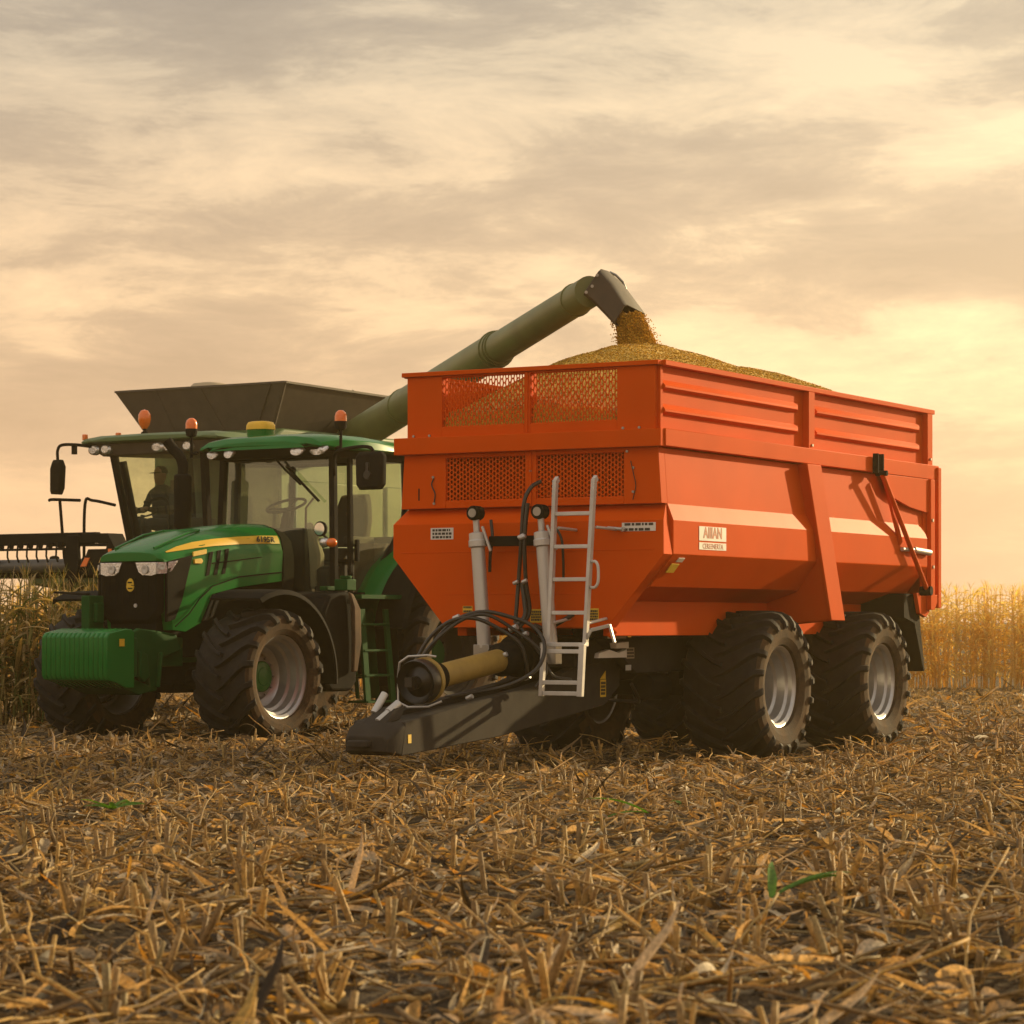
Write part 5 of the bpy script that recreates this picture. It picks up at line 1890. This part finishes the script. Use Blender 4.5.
# unloading auger
iv = Matrix.Rotation(R(33), 3, 'Z')
def cw(p):
    """world point -> the combine's own frame"""
    return iv @ Vector((p[0] - cB[0], p[1] - cB[1], p[2]))
A0, A1 = Vector((-2.37, 39.5, 3.97)), Vector((.80, 27.12, 4.640))
lerp = lambda t: cw(A0.lerp(A1, t))
s = MB()
s.tube([lerp(0), lerp(.16), lerp(.45), lerp(.70)], [.25, .24, .22, .205], 28)
s.tube([lerp(.695), lerp(.85), lerp(.995)], [.180, .170, .160], 28)
s.cyl(cw((-2.37, 39.5, 3.0)), lerp(0.0) + Vector((0, 0, .2)), .24, n=20)
au = s.build('unloading_auger', M['auger_green'], Cb, smooth=50)
s = MB()
d = (lerp(1) - lerp(0)).normalized()
for t, r in ((.69, .22), (.705, .195), (.30, .242), (.955, .175)):
    s.lathe([(-.02, r - .02), (-.02, r), (.02, r), (.02, r - .02)], lerp(t), d, 28)
s.box(*[v for p in [lerp(.69)] for v in (p.x - .05, p.x + .05, p.y - .05, p.y + .05, p.z - .23, p.z - .15)])
s.build_each('auger_collar', M['auger_green'], au)
# rubber spout bent to the right and down
CX, CY = .80, 27.12
s = MB()
FR = [((.703, 4.575), (.880, 4.840)), ((.80, 4.50), (1.00, 4.700)), ((1.01, 4.276), (1.13, 4.490))]     # near side: lower and upper edge
BK = [((.790, 4.620), (.985, 4.856)), ((.93, 4.50), (1.140, 4.720)), ((1.22, 4.250), (1.365, 4.420))]   # far side
rings = []
for (f0, f1), (b0, b1) in zip(FR, BK):
    q = [(f0, -.17), (f1, -.17), (b1, .17), (b0, .17)]
    rr_ = []
    for k in range(4):
        (p, y0), (n_, y1), (m_, y2) = q[k], q[(k + 1) % 4], q[k - 1]
        for (o_, yo) in ((m_, y2), (n_, y1)):
            rr_.append(cw((p[0] + (o_[0] - p[0]) * .10, CY + y0 + (yo - y0) * .10, p[1] + (o_[1] - p[1]) * .10)))
    rings.append(rr_)
cen = [sum(r_, Vector()) / 8 for r_ in rings]
inner = [[c + (p - c) * .9 for p in r_] for c, r_ in zip(cen, rings)]
s.loft([inner[0]] + rings + [inner[2], inner[1], inner[0]], caps=False)
s.loft([[c for c in inner[0]], [cen[0] + (p - cen[0]) * .02 for p in inner[0]]], caps=False)
sp = s.build('spout', M['spout'], au, bevel=.006)
s = MB()
for p in ((.85, 4.77), (.74, 4.60), (.80, 4.66)):
    s.cyl(cw((p[0], CY - .19, p[1])), cw((p[0], CY - .15, p[1])), .016, n=10)
s.tube([cw((.985, CY + .16, 4.845)), cw((1.05, CY + .16, 4.815)), cw((1.12, CY + .16, 4.745)), cw((1.15, CY + .16, 4.67))], .014, 8)
s.build_each('spout_bolt', M['bolt'], sp)
# header with its reel frame, raised above the standing maize
hd = empty('header', (0, 0, 0), 0, Cb)
s = MB()
HL, HR = -3.2, 1.80
hy_ = -4.75
s.tube([(HL, hy_, 2.04), (HR - .25, hy_, 2.04)], .085, 16)
s.build('main_tube', M['blue_steel'], hd)
s = MB()
s.bar((HL, hy_ + .1, 2.40), (HR - .45, hy_ + .1, 2.40), .09, .13, (0, 1, 0))
s.bar((HL, hy_ - .1, 2.25), (HR - .75, hy_ - .1, 2.25), .03, .03, (0, 1, 0))
s.prism([(HL, 2.34), (HR - .5, 2.34), (HR - .5, 2.31), (HL, 2.31)], 'y', hy_ + .02, hy_ + .10)
s.bar((HL, hy_ + .15, 1.94), (HR - .20, hy_ + .15, 1.94), .10, .12, (0, 1, 0))
s.build('back_beam', M['black'], hd, bevel=.008)
x = HL + .1
k = 0
while x < HR - .75:
    s = MB()
    s.tube([(x, hy_ - .08, 2.33), (x + .02, hy_ - .12, 2.24), (x + .015, hy_ - .12, 2.16), (x + .03, hy_ - .1, 2.08)], .013, 6)
    s.prism([(x - .05, 2.34), (x + .07, 2.34), (x + .05, 2.27), (x + .02, 2.25), (x - .02, 2.28)], 'y', hy_ - .06, hy_ - .04)
    s.build('tine', M['black'], hd)
    x += .17
    k += 1
for x in (HR - .72, HR - 2.2):
    s = MB()
    s.prism([(x - .05, 2.42), (x + .12, 2.42), (x + .14, 2.1), (x + .10, 1.9), (x + .05, 1.66), (x - .0, 1.66), (x - .06, 1.92), (x - .12, 2.1)], 'y', hy_ - .13, hy_ - .08)
    s.build('reel_arm', M['black'], hd, bevel=.006)
s = MB()
x0 = HR - .55
s.prism([(x0, 2.40), (x0, 2.44), (HR - .12, 2.44), (HR + .02, 2.22), (HR + .02, 1.95), (HR - .25, 1.90), (x0 - .05, 1.92), (x0, 2.14), (x0 + .05, 2.14), (x0 + .10, 2.24), (HR - .15, 2.24), (HR - .12, 2.32), (x0 + .12, 2.32)], 'y', hy_ - .10, hy_ + .2)
s.build('end_plate', M['black'], hd, bevel=.008)
s = MB()
s.prism([(x0 - .02, 2.02), (x0 + .08, 2.02), (x0 + .14, 2.13), (x0 + .06, 2.13)], 'y', hy_ - .112, hy_ - .10)
s.prism([(HR - .10, 2.14), (HR - .04, 2.14), (HR - .04, 2.24), (HR - .10, 2.24)], 'y', hy_ - .112, hy_ - .10)
s.build_each('reflector', M['amber'], hd)
s = MB()
s.prism([(-2.3, 1.55), (-2.3, 2.2), (-4.6, 2.1), (-4.6, 1.80)], 'x', .1, 1.3)
s.build('feeder_house', M['combine_green'], hd, bevel=.02)

# ------------------------------------------------------------------ driver in the combine's cab
def skin_body(name, verts, edges, radii, material, parent=None, sub=2):
    me = bpy.data.meshes.new(name)
    me.from_pydata(verts, edges, [])
    me.materials.append(material)
    o = bpy.data.objects.new(name, me)
    col.objects.link(o)
    if parent:
        o.parent = parent
    m = o.modifiers.new('skin', 'SKIN')
    m.use_smooth_shade = True
    for i, r in enumerate(radii):
        me.skin_vertices[0].data[i].radius = (r, r * .9)
    me.skin_vertices[0].data[0].use_root = True
    sb = o.modifiers.new('sub', 'SUBSURF')
    sb.levels = sub
    sb.render_levels = sub
    return o


pv = Cb.matrix_basis @ Vector((.16, -2.02, 2.63))
person = empty('person', pv, R(-33))
tag(person, 'person in a dark jacket and cap driving the combine, seen through its cab glass', 'person')
vs = [(0, 0, .06), (0, .03, .22), (0, .04, .38), (0, .02, .50), (0, -.01, .60),
      (.10, 0, .03), (.12, -.42, .06), (.12, -.46, -.30), (.12, -.58, -.33), (-.10, 0, .03), (-.12, -.42, .06), (-.12, -.46, -.30), (-.12, -.58, -.33),
      (.19, .03, .47), (.25, -.04, .24), (.14, -.32, .22), (.10, -.42, .24), (-.19, .03, .47), (-.26, -.04, .24), (-.16, -.32, .22), (-.10, -.42, .24)]
es = [(0, 1), (1, 2), (2, 3), (3, 4), (0, 5), (5, 6), (6, 7), (7, 8), (0, 9), (9, 10), (10, 11), (11, 12), (3, 13), (13, 14), (14, 15), (15, 16), (3, 17), (17, 18), (18, 19), (19, 20)]
rd = [.16, .16, .17, .12, .055, .10, .075, .055, .045, .10, .075, .055, .045, .07, .05, .042, .035, .07, .05, .042, .035]
skin_body('body', vs, es, rd, M['shirt'], person)
s = MB()
s.loft([[(math.cos(a) * w, -.02 + oy + math.sin(a) * d, z) for a in [2 * math.pi * k / 20 for k in range(20)]] for z, w, d, oy in ((.585, .045, .05, .0), (.62, .062, .075, -.01), (.67, .073, .092, -.005), (.73, .078, .098, .0), (.79, .072, .09, .0), (.83, .045, .06, .0))])
s.loft([[(-.014, -.115, .70), (.014, -.115, .70), (.010, -.10, .74), (-.010, -.10, .74)], [(-.018, -.132, .685), (.018, -.132, .685), (.006, -.12, .70), (-.006, -.12, .70)]])
for sx in (-1, 1):
    s.ball((sx * .078, .0, .705), .025, sz=(.4, .8, 1.3))
s.build('head', M['skin'], person, smooth=60)
s = MB()
s.loft([[(math.cos(a) * w, .0 + math.sin(a) * d, z) for a in [2 * math.pi * k / 20 for k in range(20)]] for z, w, d in ((.745, .084, .106), (.79, .082, .102), (.835, .06, .075), (.85, .02, .025))])
s.loft([[(-.07, -.09, .758), (.07, -.09, .758), (.07, -.09, .75), (-.07, -.09, .75)], [(-.05, -.19, .742), (.05, -.19, .742), (.05, -.19, .736), (-.05, -.19, .736)]])
s.build('cap', M['cap'], person, smooth=60)
for sx in (-1, 1):
    s = MB()
    hc = Vector((sx * .10, -.43, .245))
    s.ball(hc, .04, sz=(.8, 1.0, .6))
    for q in range(4):
        s.tube([hc + Vector((sx * (-.025 + .017 * q), -.03, .0)), hc + Vector((sx * (-.025 + .017 * q), -.075, .005)), hc + Vector((sx * (-.022 + .016 * q), -.085, -.03)), hc + Vector((sx * (-.02 + .015 * q), -.06, -.045))], .009, 8)
    s.tube([hc + Vector((-sx * .03, 0, 0)), hc + Vector((-sx * .055, -.03, -.01)), hc + Vector((-sx * .05, -.06, -.03))], .010, 8)
    s.build('hand', M['skin'], person, smooth=60)

# ------------------------------------------------------------------ fresh green leaves among the dry litter
rs = np.random.default_rng(9)


def fresh(px, d, n, ln, wd, label, yaw0):
    parts = []
    for i in range(n):
        V, F = blade(9, ln * rs.uniform(.8, 1.1), wd * rs.uniform(.8, 1.1), rs.uniform(.4, .9), rs.normal(0, .5), .4, rs, rs.normal(0, .4), rs.uniform(.2, .6), .5)
        a = yaw0 + i * (.5 if n < 4 else 6.28 / n) + rs.normal(0, .2)
        Rm = np.array([[math.cos(a), -math.sin(a), 0], [math.sin(a), math.cos(a), 0], [0, 0, 1]])
        parts.append((V @ Rm.T, F, 0))
    V, F, mi = join(parts)
    o = np_mesh('green_leaf', V, F, [M['leaf_green']])
    x = (px - 512) / 2700 * d
    o.location = (x, d, float(ground_z(x, d)) + .085)
    tag(o, label, 'leaf')


fresh(772, 11.8, 3, .40, .05, 'spray of long fresh green leaves lying on the dry litter below the trailer wheels', 0.1)
fresh(648, 17.0, 2, .50, .05, 'faded green leaf blade bent over the stubble below the drawbar end of the trailer', 3.3)
fresh(680, 18.0, 1, .16, .05, 'single small bright green leaf tip upright in the stubble', 2.0)
fresh(112, 17.2, 9, .22, .045, 'small tuft of green weed growing in the stubble in front of the tractor', 0)

# ------------------------------------------------------------------ dusty air
hz = bpy.data.materials.new('dusty_air')
hz.use_nodes = True
N, L = hz.node_tree.nodes, hz.node_tree.links
N.clear()
ho = N.new('ShaderNodeOutputMaterial')
pvn = N.new('ShaderNodeVolumePrincipled')
pvn.inputs['Color'].default_value = (1.0, .80, .40, 1)
pvn.inputs['Density'].default_value = .0011
pvn.inputs['Anisotropy'].default_value = .78
L.new(pvn.outputs[0], ho.inputs['Volume'])
s = MB()
s.box(-45, 45, -8, 75, -1.2, 7.5)
o = s.build('haze', hz)
tag(o, 'pale golden dust hanging over the whole field', 'haze', 'stuff')
